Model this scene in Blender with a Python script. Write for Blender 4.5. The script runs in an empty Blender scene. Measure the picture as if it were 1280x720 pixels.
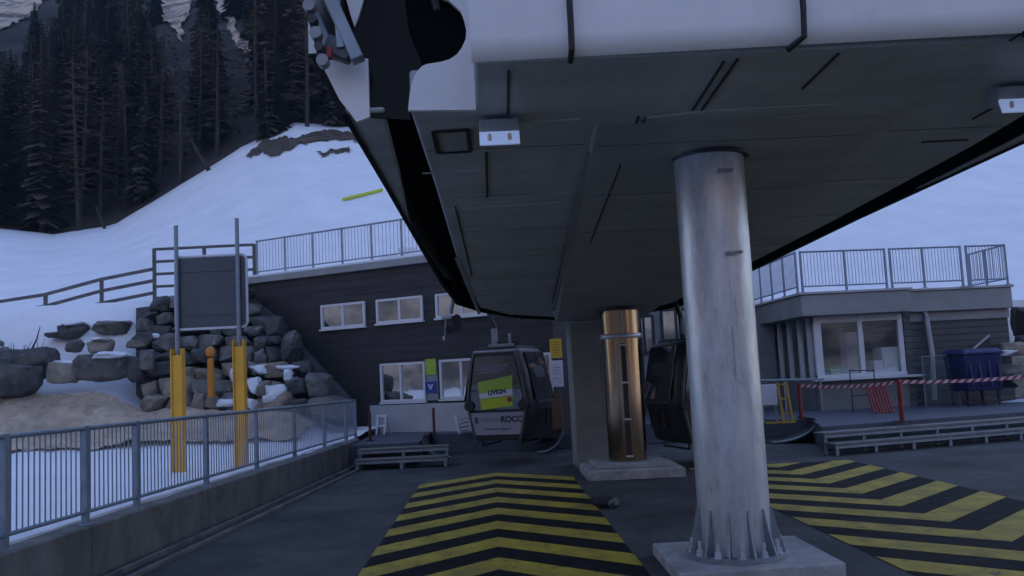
import bpy, bmesh, math, random
from mathutils import Vector, Matrix, noise as mnoise
random.seed(7)
S = bpy.context.scene
C = S.collection
R = math.radians
PI = math.pi

# ------------------------------------------------------------------ camera
EYE = Vector((0, 0, 1.85))
FPX = 1130.0
ROT = Matrix.Rotation(-R(1.42), 3, 'Z') @ Matrix.Rotation(R(95.53), 3, 'X') @ Matrix.Rotation(-R(2.85), 3, 'Z')
cam = bpy.data.cameras.new('camera')
cam.sensor_width = 36; cam.lens = 36 * FPX / 1280
cam.clip_start = 0.05; cam.clip_end = 3000
co = bpy.data.objects.new('camera', cam); C.objects.link(co)
co.location = EYE; co.rotation_euler = ROT.to_euler()
S.camera = co

# ------------------------------------------------------------------ sky, sun, exposure
SUN_EL, SUN_AZ = R(13), R(16)
w = bpy.data.worlds.new('World'); S.world = w; w.use_nodes = True
nt = w.node_tree; nt.nodes.clear()
sky = nt.nodes.new('ShaderNodeTexSky'); sky.sky_type = 'NISHITA'; sky.sun_disc = False
sky.sun_elevation = SUN_EL; sky.sun_rotation = SUN_AZ
sky.air_density = 1.2; sky.dust_density = 0.4; sky.ozone_density = 5.0
bg = nt.nodes.new('ShaderNodeBackground'); bg.inputs[1].default_value = 0.10
wo = nt.nodes.new('ShaderNodeOutputWorld')
nt.links.new(sky.outputs[0], bg.inputs[0]); nt.links.new(bg.outputs[0], wo.inputs[0])
sl = bpy.data.lights.new('sun', 'SUN'); sl.energy = 4.0; sl.angle = R(0.5); sl.color = (1, .80, .62)
so = bpy.data.objects.new('sun', sl); C.objects.link(so)
sv = Vector((math.sin(SUN_AZ) * math.cos(SUN_EL), math.cos(SUN_AZ) * math.cos(SUN_EL), math.sin(SUN_EL)))
so.rotation_euler = (-sv).to_track_quat('-Z', 'Y').to_euler(); so.location = (0, 0, 60)
S.view_settings.view_transform = 'Standard'; S.view_settings.look = 'None'
S.view_settings.gamma = 1; S.view_settings.exposure = 2.05
S.view_settings.use_white_balance = True; S.view_settings.white_balance_temperature = 6600; S.view_settings.white_balance_tint = 22

# ------------------------------------------------------------------ survey helpers: sight lines -> real positions
def ray(x, y): return ROT @ Vector(((x - 640) / FPX, -(y - 360) / FPX, -1))
def G(x, y, z=0.0):
    d = ray(x, y); return EYE + d * ((z - EYE.z) / d.z)
def D(x, y, Y):
    d = ray(x, y); return EYE + d * (Y / d.y)
def zu(Y): return 3.95 - .085 * (Y - 7)          # underside of the lift station
def U(x, y, dz=0.0):
    d = ray(x, y); t = (4.545 + dz - EYE.z) / (d.z + .085 * d.y); return EYE + d * t
def proj(P):
    c = ROT.transposed() @ (Vector(P) - EYE)
    if c.z > -.01: return (-9999, -9999)
    return (640 + FPX * c.x / -c.z, 360 - FPX * c.y / -c.z)

# ------------------------------------------------------------------ materials
MATS = {}
def mat(name, col, rough=.6, metal=0., var=.25, scale=3., bump=0., bscale=20., stretch=(1, 1, 1), col2=None, spec=.5, coat=0., contrast=(.35, .65), detail=5.):
    if name in MATS: return MATS[name]
    m = bpy.data.materials.new(name); m.use_nodes = True; n = m.node_tree
    b = n.nodes['Principled BSDF']
    b.inputs['Roughness'].default_value = rough; b.inputs['Metallic'].default_value = metal
    b.inputs['Specular IOR Level'].default_value = spec; b.inputs['Coat Weight'].default_value = coat
    tc = n.nodes.new('ShaderNodeTexCoord'); mp = n.nodes.new('ShaderNodeMapping')
    mp.inputs['Scale'].default_value = stretch
    n.links.new(tc.outputs['Object'], mp.inputs[0])
    nz = n.nodes.new('ShaderNodeTexNoise'); nz.inputs['Scale'].default_value = scale; nz.inputs['Detail'].default_value = detail
    nz.inputs['Roughness'].default_value = .65
    n.links.new(mp.outputs[0], nz.inputs[0])
    cr = n.nodes.new('ShaderNodeValToRGB')
    c2 = col2 or tuple(c * (1 - var) for c in col)
    cr.color_ramp.elements[0].position = contrast[0]; cr.color_ramp.elements[1].position = contrast[1]
    cr.color_ramp.elements[0].color = (*c2, 1); cr.color_ramp.elements[1].color = (*col, 1)
    n.links.new(nz.outputs[0], cr.inputs[0]); n.links.new(cr.outputs[0], b.inputs['Base Color'])
    rr = n.nodes.new('ShaderNodeMapRange'); rr.inputs[3].default_value = min(1, rough * 1.15); rr.inputs[4].default_value = rough * .8
    n.links.new(nz.outputs[0], rr.inputs[0]); n.links.new(rr.outputs[0], b.inputs['Roughness'])
    if bump:
        n2 = n.nodes.new('ShaderNodeTexNoise'); n2.inputs['Scale'].default_value = bscale; n2.inputs['Detail'].default_value = 6
        n.links.new(mp.outputs[0], n2.inputs[0])
        bp = n.nodes.new('ShaderNodeBump'); bp.inputs['Strength'].default_value = bump; bp.inputs['Distance'].default_value = .05
        n.links.new(n2.outputs[0], bp.inputs['Height']); n.links.new(bp.outputs[0], b.inputs['Normal'])
    MATS[name] = m; return m

def board_mat(name, col, period, axis='Z', depth=.6, rough=.7):
    """cladding boards: grooves and board to board colour shifts along one axis"""
    if name in MATS: return MATS[name]
    m = mat(name, col, rough, var=.35, scale=1.4, stretch=(.6, .6, 5))
    n = m.node_tree; b = n.nodes['Principled BSDF']
    tc = n.nodes.new('ShaderNodeTexCoord'); sp = n.nodes.new('ShaderNodeSeparateXYZ')
    n.links.new(tc.outputs['Object'], sp.inputs[0])
    mu = n.nodes.new('ShaderNodeMath'); mu.operation = 'MULTIPLY'; mu.inputs[1].default_value = 1 / period
    n.links.new(sp.outputs[axis], mu.inputs[0])
    fr = n.nodes.new('ShaderNodeMath'); fr.operation = 'FRACT'; n.links.new(mu.outputs[0], fr.inputs[0])
    cr = n.nodes.new('ShaderNodeValToRGB'); e = cr.color_ramp.elements
    e[0].position = 0; e[0].color = (0, 0, 0, 1); e[1].position = .10; e[1].color = (1, 1, 1, 1)
    n.links.new(fr.outputs[0], cr.inputs[0])
    bp = n.nodes.new('ShaderNodeBump'); bp.inputs['Strength'].default_value = depth; bp.inputs['Distance'].default_value = .02
    n.links.new(cr.outputs[0], bp.inputs['Height']); n.links.new(bp.outputs[0], b.inputs['Normal'])
    fl = n.nodes.new('ShaderNodeMath'); fl.operation = 'FLOOR'; n.links.new(mu.outputs[0], fl.inputs[0])
    wn = n.nodes.new('ShaderNodeTexWhiteNoise'); wn.noise_dimensions = '1D'; n.links.new(fl.outputs[0], wn.inputs['W'])
    mr = n.nodes.new('ShaderNodeMapRange'); mr.inputs[3].default_value = .9; mr.inputs[4].default_value = 1.1
    n.links.new(wn.outputs[0], mr.inputs[0])
    old = b.inputs['Base Color'].links[0].from_socket
    mx = n.nodes.new('ShaderNodeMix'); mx.data_type = 'RGBA'; mx.blend_type = 'MULTIPLY'; mx.inputs[0].default_value = 1
    n.links.new(old, mx.inputs[6]); n.links.new(mr.outputs[0], mx.inputs[7]); n.links.new(mx.outputs[2], b.inputs['Base Color'])
    return m

def pane_mat(name, tint=(.02, .02, .025), gloss=.5, see=0.):
    if name in MATS: return MATS[name]
    m = bpy.data.materials.new(name); m.use_nodes = True; n = m.node_tree; n.nodes.clear()
    o = n.nodes.new('ShaderNodeOutputMaterial'); g = n.nodes.new('ShaderNodeBsdfGlossy'); g.inputs['Roughness'].default_value = .03
    g.inputs['Color'].default_value = (.95, .95, .95, 1)
    tc = n.nodes.new('ShaderNodeTexCoord'); nz = n.nodes.new('ShaderNodeTexNoise'); nz.inputs['Scale'].default_value = 1.3
    bp = n.nodes.new('ShaderNodeBump'); bp.inputs['Strength'].default_value = .03; bp.inputs['Distance'].default_value = .05
    n.links.new(tc.outputs['Object'], nz.inputs[0]); n.links.new(nz.outputs[0], bp.inputs['Height']); n.links.new(bp.outputs[0], g.inputs['Normal'])
    if see: d = n.nodes.new('ShaderNodeBsdfTransparent'); d.inputs[0].default_value = (see, see, see, 1)
    else: d = n.nodes.new('ShaderNodeBsdfDiffuse'); d.inputs[0].default_value = (*tint, 1)
    mx = n.nodes.new('ShaderNodeMixShader'); mx.inputs[0].default_value = gloss
    n.links.new(d.outputs[0], mx.inputs[1]); n.links.new(g.outputs[0], mx.inputs[2]); n.links.new(mx.outputs[0], o.inputs[0])
    MATS[name] = m; return m

M_conc = mat('yard concrete', (.082, .081, .08), .8, spec=.2, var=.6, scale=.55, bump=.15, bscale=40, detail=8)
M_wallc = mat('wall concrete', (.17, .17, .168), .8, var=.5, scale=1.6, stretch=(1, 1, .5), bump=.2, bscale=25)
M_plinth = mat('plinth concrete', (.36, .36, .36), .8, var=.4, scale=4, bump=.2, bscale=30)
M_yel = mat('yellow road paint', (.42, .31, .03), .7, spec=.2, var=.45, scale=2.2, col2=(.20, .16, .035), contrast=(.25, .6), detail=8)
M_blk = mat('black road paint', (.010, .010, .011), .8, spec=.1, var=.5, scale=3)
M_snow = mat('snow', (.80, .82, .86), .7, var=.10, scale=.5, bump=.6, bscale=1.1, spec=.25)
M_snowtop = mat('old snow', (.70, .73, .78), .75, var=.12, scale=2, bump=.4, bscale=5, spec=.2)
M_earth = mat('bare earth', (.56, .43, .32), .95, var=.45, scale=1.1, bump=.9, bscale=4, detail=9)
M_rock = mat('grey boulder', (.17, .165, .16), .9, var=.6, scale=2.3, bump=.7, bscale=6, detail=9)
M_rock2 = mat('tan boulder', (.30, .25, .20), .9, var=.5, scale=2.0, bump=.7, bscale=6, detail=9)
M_rockd = mat('dark boulder', (.075, .075, .078), .9, var=.5, scale=2.3, bump=.7, bscale=6)
M_white = mat('white fascia paint', (.78, .78, .78), .45, var=.10, scale=.8, stretch=(1, 1, .3))
M_under = mat('grey underside panel', (.46, .47, .49), .42, var=.25, scale=.9, stretch=(.5, 3, 1))
M_under2 = mat('grey girder panel', (.36, .37, .38), .42, var=.25, scale=.9, stretch=(.5, 3, 1))
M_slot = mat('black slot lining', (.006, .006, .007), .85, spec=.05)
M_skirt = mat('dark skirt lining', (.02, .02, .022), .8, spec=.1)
M_rub = mat('black rubber', (.012, .012, .013), .6, var=.3)
M_seam = mat('seam trim', (.26, .27, .28), .4)
M_sline = mat('panel gap', (.09, .092, .095), .6)
M_joint = mat('panel joint trim', (.5, .5, .5), .35)
M_galv = mat('galvanised steel', (.60, .64, .70), .36, .5, var=.35, scale=2.2, stretch=(2.4, 2.4, .6), bump=.05, bscale=14, detail=8)
M_fence = mat('weathered fence timber', (.13, .12, .12), .8, var=.35, scale=5)
M_galvd = mat('dull galvanised fins', (.25, .27, .30), .5, .4, var=.3, scale=6)
M_galv2 = mat('weathered railing steel', (.24, .30, .37), .45, .3, var=.25, scale=6)
M_goldrefl = mat('polished column steel', (.37, .275, .18), .15, 1.0, var=.3, scale=1.2, stretch=(4, 4, .4))  # golden base paints the sunlit mountain's reflection into the steel
M_pier = mat('pale pier concrete', (.27, .285, .28), .8, var=.25, scale=1.5, bump=.12, bscale=25)
M_clad = board_mat('dark cladding', (.030, .027, .029), .21, depth=.35)
M_slat = board_mat('grey slatted cladding', (.095, .09, .095), .17, depth=.9)
M_frame = mat('white window frame', (.62, .62, .63), .5, var=.08)
M_pane = pane_mat('dark window pane', (.03, .027, .027), .62)
M_panec = pane_mat('clear window pane', gloss=.12, see=.95)
M_band = pane_mat('dark glossy panel', (.016, .011, .009), .006)
M_lite = mat('pale render wall', (.42, .42, .43), .8, var=.18, scale=1.5)
M_hall = mat('grey render wall', (.24, .24, .245), .8, var=.2, scale=1.5)
M_kiosk = mat('grey kiosk wall', (.19, .187, .183), .8, var=.2, scale=1.5)
M_fasc = mat('grey roof fascia', (.27, .275, .28), .6, var=.18, scale=1.4)
M_dark = mat('dark metal', (.03, .032, .036), .45, .3)
M_graym = mat('grey metal', (.27, .31, .35), .45, .3)
M_board = mat('sign back', (.075, .08, .092), .5, .2, var=.12, scale=1)
M_ymetal = mat('yellow steel', (.85, .43, .03), .5, var=.2, scale=2)
M_ydull = mat('dull yellow steel', (.42, .25, .03), .5, var=.3)
M_orange = mat('orange plastic', (.60, .21, .02), .5, var=.2)
M_red = mat('red paint', (.24, .016, .02), .5, var=.25)
M_lime = mat('lime paper', (.30, .46, .05), .6, var=.1)
M_limed = mat('lime lower print', (.45, .55, .02), .6, var=.1)
M_yellow = mat('yellow paper', (.65, .42, .03), .7, var=.1)
M_paper = mat('white paper', (.62, .62, .70), .7, var=.06)
M_blue = mat('blue plastic', (.009, .017, .10), .45, var=.3)
M_bluesign = mat('blue sign', (.02, .05, .30), .5)
M_cabin = mat('dark cabin shell', (.014, .015, .018), .45, var=.2)
M_pillar = mat('cabin edge profile', (.13, .125, .125), .4, .4)
M_cabglass = pane_mat('cabin glass', (.045, .04, .045), .10)
M_cabwhite = mat('cabin white panel', (.30, .30, .36), .5, var=.08)
M_text = mat('dark lettering', (.02, .02, .05), .6)
M_textl = mat('pale lettering', (.16, .16, .24), .6)
M_wood = mat('weathered planks', (.20, .195, .19), .8, var=.4, scale=2.5, stretch=(.6, 6, 6), bump=.2)
M_mat = mat('rubber mat', (.075, .085, .11), .7, var=.3, scale=2)
M_brown = mat('brown panel', (.16, .10, .055), .7, var=.3)
M_teal = mat('pale appliance', (.55, .68, .70), .5, var=.06)
M_green = mat('green crate', (.02, .28, .06), .5)
M_lampg = mat('floodlight glass', (.30, .50, .90), .12, var=.05, coat=.8)
b_ = M_lampg.node_tree.nodes['Principled BSDF']; b_.inputs['Emission Color'].default_value = (.45, .65, 1, 1); b_.inputs['Emission Strength'].default_value = .085  # pale blue base and weak glow put reflected sky into the glass
M_bulb = mat('warm bulb', (.8, .72, .62), .3)
M_needle = mat('conifer needles', (.105, .085, .068), .9, var=.5, scale=.5, spec=.1)
M_needle2 = mat('rusty twigs', (.12, .088, .066), .9, var=.5, scale=.5, spec=.1)
M_bark = mat('bark', (.065, .055, .048), .95, var=.4, scale=4, spec=.1)
M_forest = mat('forest floor', (.075, .062, .055), .95, var=.6, scale=.12, spec=.1, col2=(.035, .03, .028))
M_scree = mat('pale scree', (.60, .44, .33), .95, var=.6, scale=.35, bump=.8, bscale=2, detail=9, col2=(.13, .10, .085), contrast=(.4, .55))
M_peak = mat('opposite mountainside', (.52, .41, .31), .95, var=.75, scale=.05, detail=9, col2=(.09, .07, .055), contrast=(.42, .58))

def worn(m, under, scale=9., lo=.56, hi=.66, amount=.8, stretch=None):
    """chips and scuffs: the surface below shows through the coat in patches"""
    n = m.node_tree; b = n.nodes['Principled BSDF']; old = b.inputs['Base Color'].links[0].from_socket
    tc = [k for k in n.nodes if k.type == 'TEX_COORD'][0]
    a = n.nodes.new('ShaderNodeTexNoise'); a.inputs['Scale'].default_value = scale; a.inputs['Detail'].default_value = 9; a.inputs['Roughness'].default_value = .72
    mp = n.nodes.new('ShaderNodeMapping'); mp.inputs['Scale'].default_value = stretch or (1, 1, 1)
    n.links.new(tc.outputs['Object'], mp.inputs[0]); n.links.new(mp.outputs[0], a.inputs[0])
    r = n.nodes.new('ShaderNodeMapRange'); r.inputs[1].default_value = lo; r.inputs[2].default_value = hi; r.inputs[4].default_value = amount
    n.links.new(a.outputs[0], r.inputs[0])
    x = n.nodes.new('ShaderNodeMix'); x.data_type = 'RGBA'; x.inputs[7].default_value = (*under, 1)
    n.links.new(r.outputs[0], x.inputs[0]); n.links.new(old, x.inputs[6]); n.links.new(x.outputs[2], b.inputs['Base Color'])
worn(M_yel, (.05, .05, .05), 5.)
worn(M_blk, (.05, .05, .05), 6., .58, .7, .6)
worn(M_conc, (.03, .03, .032), 1.3, .52, .66, .75)
worn(M_conc, (.13, .13, .13), 14., .60, .72, .35)
worn(M_wallc, (.07, .067, .063), 2.2, .5, .62, .75)
worn(M_galv, (.20, .22, .25), 3., .56, .68, .55, (4, 4, .7))
worn(M_galv, (.78, .82, .88), 26., .58, .66, .35)
worn(M_galv, (.14, .15, .17), 5., .61, .69, .7, (3, 3, .5))
worn(M_yel, (.10, .085, .03), 1.2, .5, .7, .5, (3, .35, 1))
worn(M_conc, (.035, .035, .036), 1., .5, .66, .5, (3, .25, 1))
worn(M_under, (.30, .30, .30), 1.2, .5, .7, .5, (2.5, .4, 1))
worn(M_rockd, (.10, .075, .055), 1.2, .5, .6, .6)
worn(M_rock, (.20, .15, .11), 1.0, .5, .6, .6)
worn(M_under, (.26, .26, .26), 2.0, .52, .7, .5)
worn(M_white, (.52, .51, .49), 1.6, .55, .75, .4)
worn(M_clad, (.06, .05, .045), 3., .55, .7, .5)
worn(M_rock, (.34, .33, .31), 5., .56, .64, .6); worn(M_rock, (.06, .055, .05), 3., .54, .62, .7)
worn(M_rockd, (.16, .15, .14), 5., .56, .66, .6)
worn(M_rock2, (.12, .10, .085), 3.5, .55, .64, .6)
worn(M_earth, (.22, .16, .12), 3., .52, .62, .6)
# wood below, bare sunlit rock above on the far mountainside
n = M_peak.node_tree
nz = [k for k in n.nodes if k.type == 'TEX_NOISE'][0]; cr = [k for k in n.nodes if k.type == 'VALTORGB'][0]
tc = [k for k in n.nodes if k.type == 'TEX_COORD'][0]; sp = n.nodes.new('ShaderNodeSeparateXYZ'); n.links.new(tc.outputs['Object'], sp.inputs[0])
mr = n.nodes.new('ShaderNodeMapRange'); mr.inputs[1].default_value = 5; mr.inputs[2].default_value = 60; mr.inputs[3].default_value = -.03; mr.inputs[4].default_value = .12
n.links.new(sp.outputs['Z'], mr.inputs[0]); ad = n.nodes.new('ShaderNodeMath'); ad.operation = 'ADD'
n.links.new(mr.outputs[0], ad.inputs[0]); n.links.new(nz.outputs[0], ad.inputs[1]); n.links.new(ad.outputs[0], cr.inputs[0])

# striped tape
m = bpy.data.materials.new('red white tape'); m.use_nodes = True; n = m.node_tree
tc = n.nodes.new('ShaderNodeTexCoord'); sp = n.nodes.new('ShaderNodeSeparateXYZ'); n.links.new(tc.outputs['UV'], sp.inputs[0])
fr = n.nodes.new('ShaderNodeMath'); fr.operation = 'FRACT'; ad = n.nodes.new('ShaderNodeMath'); ad.operation = 'ADD'
n.links.new(sp.outputs['X'], ad.inputs[0]); n.links.new(sp.outputs['Y'], ad.inputs[1]); n.links.new(ad.outputs[0], fr.inputs[0])
cr = n.nodes.new('ShaderNodeValToRGB'); cr.color_ramp.interpolation = 'CONSTANT'
cr.color_ramp.elements[0].color = (.35, .03, .04, 1); cr.color_ramp.elements[1].position = .5; cr.color_ramp.elements[1].color = (.55, .5, .52, 1)
n.links.new(fr.outputs[0], cr.inputs[0]); n.links.new(cr.outputs[0], n.nodes['Principled BSDF'].inputs['Base Color'])
M_tape = m

# ------------------------------------------------------------------ mesh builder
ORG = {}
class MB:
    def __init__(s): s.v = []; s.f = []
    def add(s, vs, fs):
        o = len(s.v); s.v += [Vector(v) for v in vs]; s.f += [[i + o for i in f] for f in fs]; return s
    def box(s, c, size, rz=0., rx=0., ry=0.):
        hx, hy, hz = (k / 2 for k in size)
        M = Matrix.Rotation(rz, 3, 'Z') @ Matrix.Rotation(ry, 3, 'Y') @ Matrix.Rotation(rx, 3, 'X')
        vs = [Vector(c) + M @ Vector((x * hx, y * hy, z * hz)) for z in (-1, 1) for y in (-1, 1) for x in (-1, 1)]
        return s.add(vs, [(0, 2, 3, 1), (4, 5, 7, 6), (0, 1, 5, 4), (2, 6, 7, 3), (0, 4, 6, 2), (1, 3, 7, 5)])
    def bar(s, p, q, wd, ht=None, up=(0, 0, 1)):
        p = Vector(p); q = Vector(q); ht = ht or wd; d = (q - p).normalized(); up = Vector(up)
        if abs(d.dot(up)) > .95: up = Vector((0, 1, 0))
        x = d.cross(up).normalized() * wd / 2; y = x.normalized().cross(d).normalized() * ht / 2
        vs = [e + a * x + b * y for e in (p, q) for a, b in ((-1, -1), (1, -1), (1, 1), (-1, 1))]
        return s.add(vs, [(0, 3, 2, 1), (4, 5, 6, 7), (0, 1, 5, 4), (1, 2, 6, 5), (2, 3, 7, 6), (3, 0, 4, 7)])
    def tube(s, pts, r, n=10, r2=None, cap=True):
        pts = [Vector(p) for p in pts]; k = len(pts); rings = []
        for i, p in enumerate(pts):
            d = (pts[min(i + 1, k - 1)] - pts[max(i - 1, 0)]).normalized()
            up = Vector((0, 0, 1)) if abs(d.z) < .9 else Vector((0, 1, 0))
            x = d.cross(up).normalized(); y = x.cross(d).normalized()
            rr = r + ((r2 if r2 is not None else r) - r) * i / max(1, k - 1)
            rings.append([p + rr * (math.cos(2 * PI * j / n) * x + math.sin(2 * PI * j / n) * y) for j in range(n)])
        fs = []
        for i in range(k - 1):
            for j in range(n):
                a = i * n + j; b = i * n + (j + 1) % n; fs.append((a, b, b + n, a + n))
        if cap: fs += [tuple(range(n))[::-1], tuple((k - 1) * n + j for j in range(n))]
        return s.add([v for r_ in rings for v in r_], fs)
    def prism(s, lo, hi):
        n = len(lo)
        return s.add(list(lo) + list(hi), [tuple(range(n))[::-1], tuple(range(n, 2 * n))] + [(i, (i + 1) % n, n + (i + 1) % n, n + i) for i in range(n)])
    def slab(s, poly, z0, z1):
        f = lambda z: [(p[0], p[1], z(p[0], p[1]) if callable(z) else z) for p in poly]
        return s.prism(f(z0), f(z1))
    def sheet(s, poly): return s.add(poly, [tuple(range(len(poly)))])
    def extr(s, poly, d):
        d = Vector(d); return s.prism([Vector(p) for p in poly], [Vector(p) + d for p in poly])
    def lathe(s, c, prof, n=24):
        c = Vector(c); k = len(prof); vs = []
        for r, z in prof: vs += [c + Vector((r * math.cos(2 * PI * j / n), r * math.sin(2 * PI * j / n), z)) for j in range(n)]
        fs = [(i * n + j, i * n + (j + 1) % n, (i + 1) * n + (j + 1) % n, (i + 1) * n + j) for i in range(k - 1) for j in range(n)]
        fs += [tuple(range(n))[::-1], tuple((k - 1) * n + j for j in range(n))]
        return s.add(vs, fs)
    def loft(s, rings, cap=True):
        n = len(rings[0]); k = len(rings)
        fs = [(i * n + j, i * n + (j + 1) % n, (i + 1) * n + (j + 1) % n, (i + 1) * n + j) for i in range(k - 1) for j in range(n)]
        if cap: fs += [tuple(range(n))[::-1], tuple((k - 1) * n + j for j in range(n))]
        return s.add([v for r_ in rings for v in r_], fs)
    def build(s, name, material, parent=None, label=None, bevel=0., smooth=True, org=None, ang=.6):
        org = Vector(org) if org is not None else (ORG[parent.name] if parent else Vector((0, 0, 0)))
        me = bpy.data.meshes.new(name)
        me.from_pydata([v - org for v in s.v], [], s.f); me.materials.append(material)
        bm = bmesh.new(); bm.from_mesh(me); bmesh.ops.recalc_face_normals(bm, faces=bm.faces); bm.to_mesh(me); bm.free()
        o = bpy.data.objects.new(name, me); C.objects.link(o)
        if smooth:
            me.shade_smooth(); me.set_sharp_from_angle(angle=ang)
        if bevel:
            b = o.modifiers.new('bevel', 'BEVEL'); b.width = bevel; b.segments = 2; b.limit_method = 'ANGLE'; b.angle_limit = R(40)
        if parent: o.parent = parent
        else: o.location = org
        ORG[o.name] = org
        if label: o['label'] = label
        return o
def tag(o, label=None, cat=None, group=None, kind=None):
    if label: o['label'] = label
    if cat: o['category'] = cat
    if group: o['group'] = group
    if kind: o['kind'] = kind
    return o
def thing(name, loc, label, cat, group=None):
    o = bpy.data.objects.new(name, None); C.objects.link(o); o.location = loc; o.empty_display_size = .3
    ORG[o.name] = Vector(loc); return tag(o, label, cat, group)
def struct(mb, name, m, **k): return tag(mb.build(name, m, **k), kind='structure')
def copy_tree(o, parent=None):
    c = o.copy(); C.objects.link(c)
    if parent: c.parent = parent
    ORG[c.name] = Vector(o.location) if not parent else ORG[parent.name]
    for ch in list(o.children): copy_tree(ch, c)
    return c
def text(body, size, m, name, parent, origin, xdir, ydir, bold=0., label=None):
    cu = bpy.data.curves.new('lettering', 'FONT'); cu.body = body; cu.size = size; cu.extrude = .002; cu.offset = bold
    cu.align_x = 'CENTER'; cu.align_y = 'CENTER'
    t = bpy.data.objects.new('lettering_source', cu); C.objects.link(t)
    me = bpy.data.meshes.new_from_object(t.evaluated_get(bpy.context.evaluated_depsgraph_get()))
    bpy.data.objects.remove(t); bpy.data.curves.remove(cu)
    x = Vector(xdir).normalized(); y = Vector(ydir).normalized(); z = x.cross(y)
    me.transform(Matrix.Translation(Vector(origin) - ORG[parent.name]) @ Matrix((x, y, z)).transposed().to_4x4())
    me.materials.clear(); me.materials.append(m)
    o = bpy.data.objects.new(name, me); C.objects.link(o); o.parent = parent; ORG[o.name] = ORG[parent.name]
    return o
def lerp(a, b, t): return a + (b - a) * t
def sstep(a, b, x):
    t = max(0, min(1, (x - a) / (b - a))); return t * t * (3 - 2 * t)
def fbm(x, y, s=1., o=4): return mnoise.fractal(Vector((x * s, y * s, .37)), 1.0, 2.0, o)

# ================================================================== TERRAIN
SU = [(-.80, .27), (-.546, .266), (-.48, .248), (-.413, .263), (-.325, .355), (-.27, .415), (-.21, .46), (-.157, .446), (0, .42), (.8, .42)]
def slope(u):
    if u <= SU[0][0]: return SU[0][1]
    for (a, b), (c, d) in zip(SU, SU[1:]):
        if u <= c: return lerp(b, d, (u - a) / (c - a))
    return SU[-1][1]
YB = 28.
def H(x, y):
    """hillside behind the station: base terrace height then the ski slope"""
    u = x / max(y, 1); zb = lerp(4.6, 3.4, sstep(-2, 9, x))
    d = max(0, y - YB)
    return zb + slope(u) * d + .25 * fbm(x, y, .06) * min(1, d / 6)
def grid(mb, xs, ys, f):
    nx = len(xs); vs = [(x, y, f(x, y)) for y in ys for x in xs]
    fs = [(j * nx + i, j * nx + i + 1, (j + 1) * nx + i + 1, (j + 1) * nx + i) for j in range(len(ys) - 1) for i in range(nx - 1)]
    return mb.add(vs, fs)
def fgrid(mb, us, ys, f):
    n_ = len(us); vs = [(u * y, y, f(u * y, y)) for y in ys for u in us]
    fs = [(j * n_ + i, j * n_ + i + 1, (j + 1) * n_ + i + 1, (j + 1) * n_ + i) for j in range(len(ys) - 1) for i in range(n_ - 1)]
    return mb.add(vs, fs)
rng = lambda a, b, k: [a + (b - a) * i / (k - 1) for i in range(k)]

struct(MB().sheet([(-900, -900, -.02), (900, -900, -.02), (900, 900, -.02), (-900, 900, -.02)]), 'ground', M_snow)
struct(MB().sheet([(-5.1, -30, 0), (40, -30, 0), (40, 40, 0), (-3.5, 40, 0)]), 'yard_pavement', M_conc)

# ski slope, with bare patches of earth showing near its upper left edge
def edgeY(u): return 60 + 2.2 * math.sin(u * 37) + 1.6 * math.sin(u * 83 + 1)
struct(fgrid(MB(), rng(-.85, .85, 171), [YB - .62] + rng(YB - .6, 66, 44) + rng(70, 215, 40), lambda x, y: H(x, y) - (4 if y < YB - .61 else 0) - (5 if y < (33.2 if x < 7.6 else 28.8) and -5.8 + (y - 27) * .56 < x < 13.9 else 0)), 'snow_slope', M_snow)
n = M_snow.node_tree
# upper mountainside under the forest (left) and far mountainside (right)
UF = -.118
def Hm(x, y):
    u = x / y
    k = sstep(UF, UF + .03, u)
    y0 = lerp(60, 200, k)
    zb0 = H(u * y0, y0)
    d = y - y0
    z = zb0 + .62 * d + 2.5 * fbm(x, y, .03) * min(1, max(0, d) / 15)
    if d < 0: z = H(x, y) - 1.5
    elif k < 1: z -= .4
    return z
mb = fgrid(MB(), rng(-.95, .9, 150), rng(58, 150, 70) + rng(155, 430, 40), Hm)
struct(mb, 'mountain', M_forest)
# bare scree streaks between the trees, high on the mountainside
def hit(px, py, f, y0=50, y1=400):
    d = ray(px, py); y = y0
    while y < y1:
        p = EYE + d * (y / d.y)
        if f(p.x, p.y) > p.z: return p
        y += .5
    return EYE + d * (y1 / d.y)
SCREE = [[(-30, -40), (72, -40), (60, 0), (38, 22), (14, 36), (-30, 52)],
         [(176, -40), (246, -40), (238, 10), (229, 36), (231, 62), (219, 44), (208, 30), (196, 14)],
         [(262, -40), (293, -40), (290, 14), (299, 42), (322, 78), (317, 86), (297, 62), (283, 30), (274, 10)],
         [(300, 2), (308, 0), (316, 28), (310, 26)]]
def inpoly(x, y, P):
    c = False; j = len(P) - 1
    for i in range(len(P)):
        (xi, yi), (xj, yj) = P[i], P[j]
        if (yi > y) != (yj > y) and x < (xj - xi) * (y - yi) / (yj - yi) + xi: c = not c
        j = i
    return c
for P in SCREE:
    # dense triangulated patch hugging the slope
    x0, x1 = min(p[0] for p in P), max(p[0] for p in P); y0, y1 = min(p[1] for p in P), max(p[1] for p in P)
    st = 1.6; mb = MB(); idx = {}
    for i in range(int((x1 - x0) / st) + 2):
        for j in range(int((y1 - y0) / st) + 2):
            px, py = x0 + i * st, y0 + j * st
            if inpoly(px + st / 2 + 5 * fbm(px, py, .11), py + st / 2 + 5 * fbm(py, px, .13), P):
                q = []
                for di, dj in ((0, 0), (1, 0), (1, 1), (0, 1)):
                    k = (i + di, j + dj)
                    if k not in idx:
                        h = hit(x0 + k[0] * st, y0 + k[1] * st, Hm); idx[k] = len(mb.v); mb.v.append(h + Vector((0, -.25, .35)))
                    q.append(idx[k])
                mb.f.append(q)
    if mb.f: struct(mb, 'scree_slope', M_scree)
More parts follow.
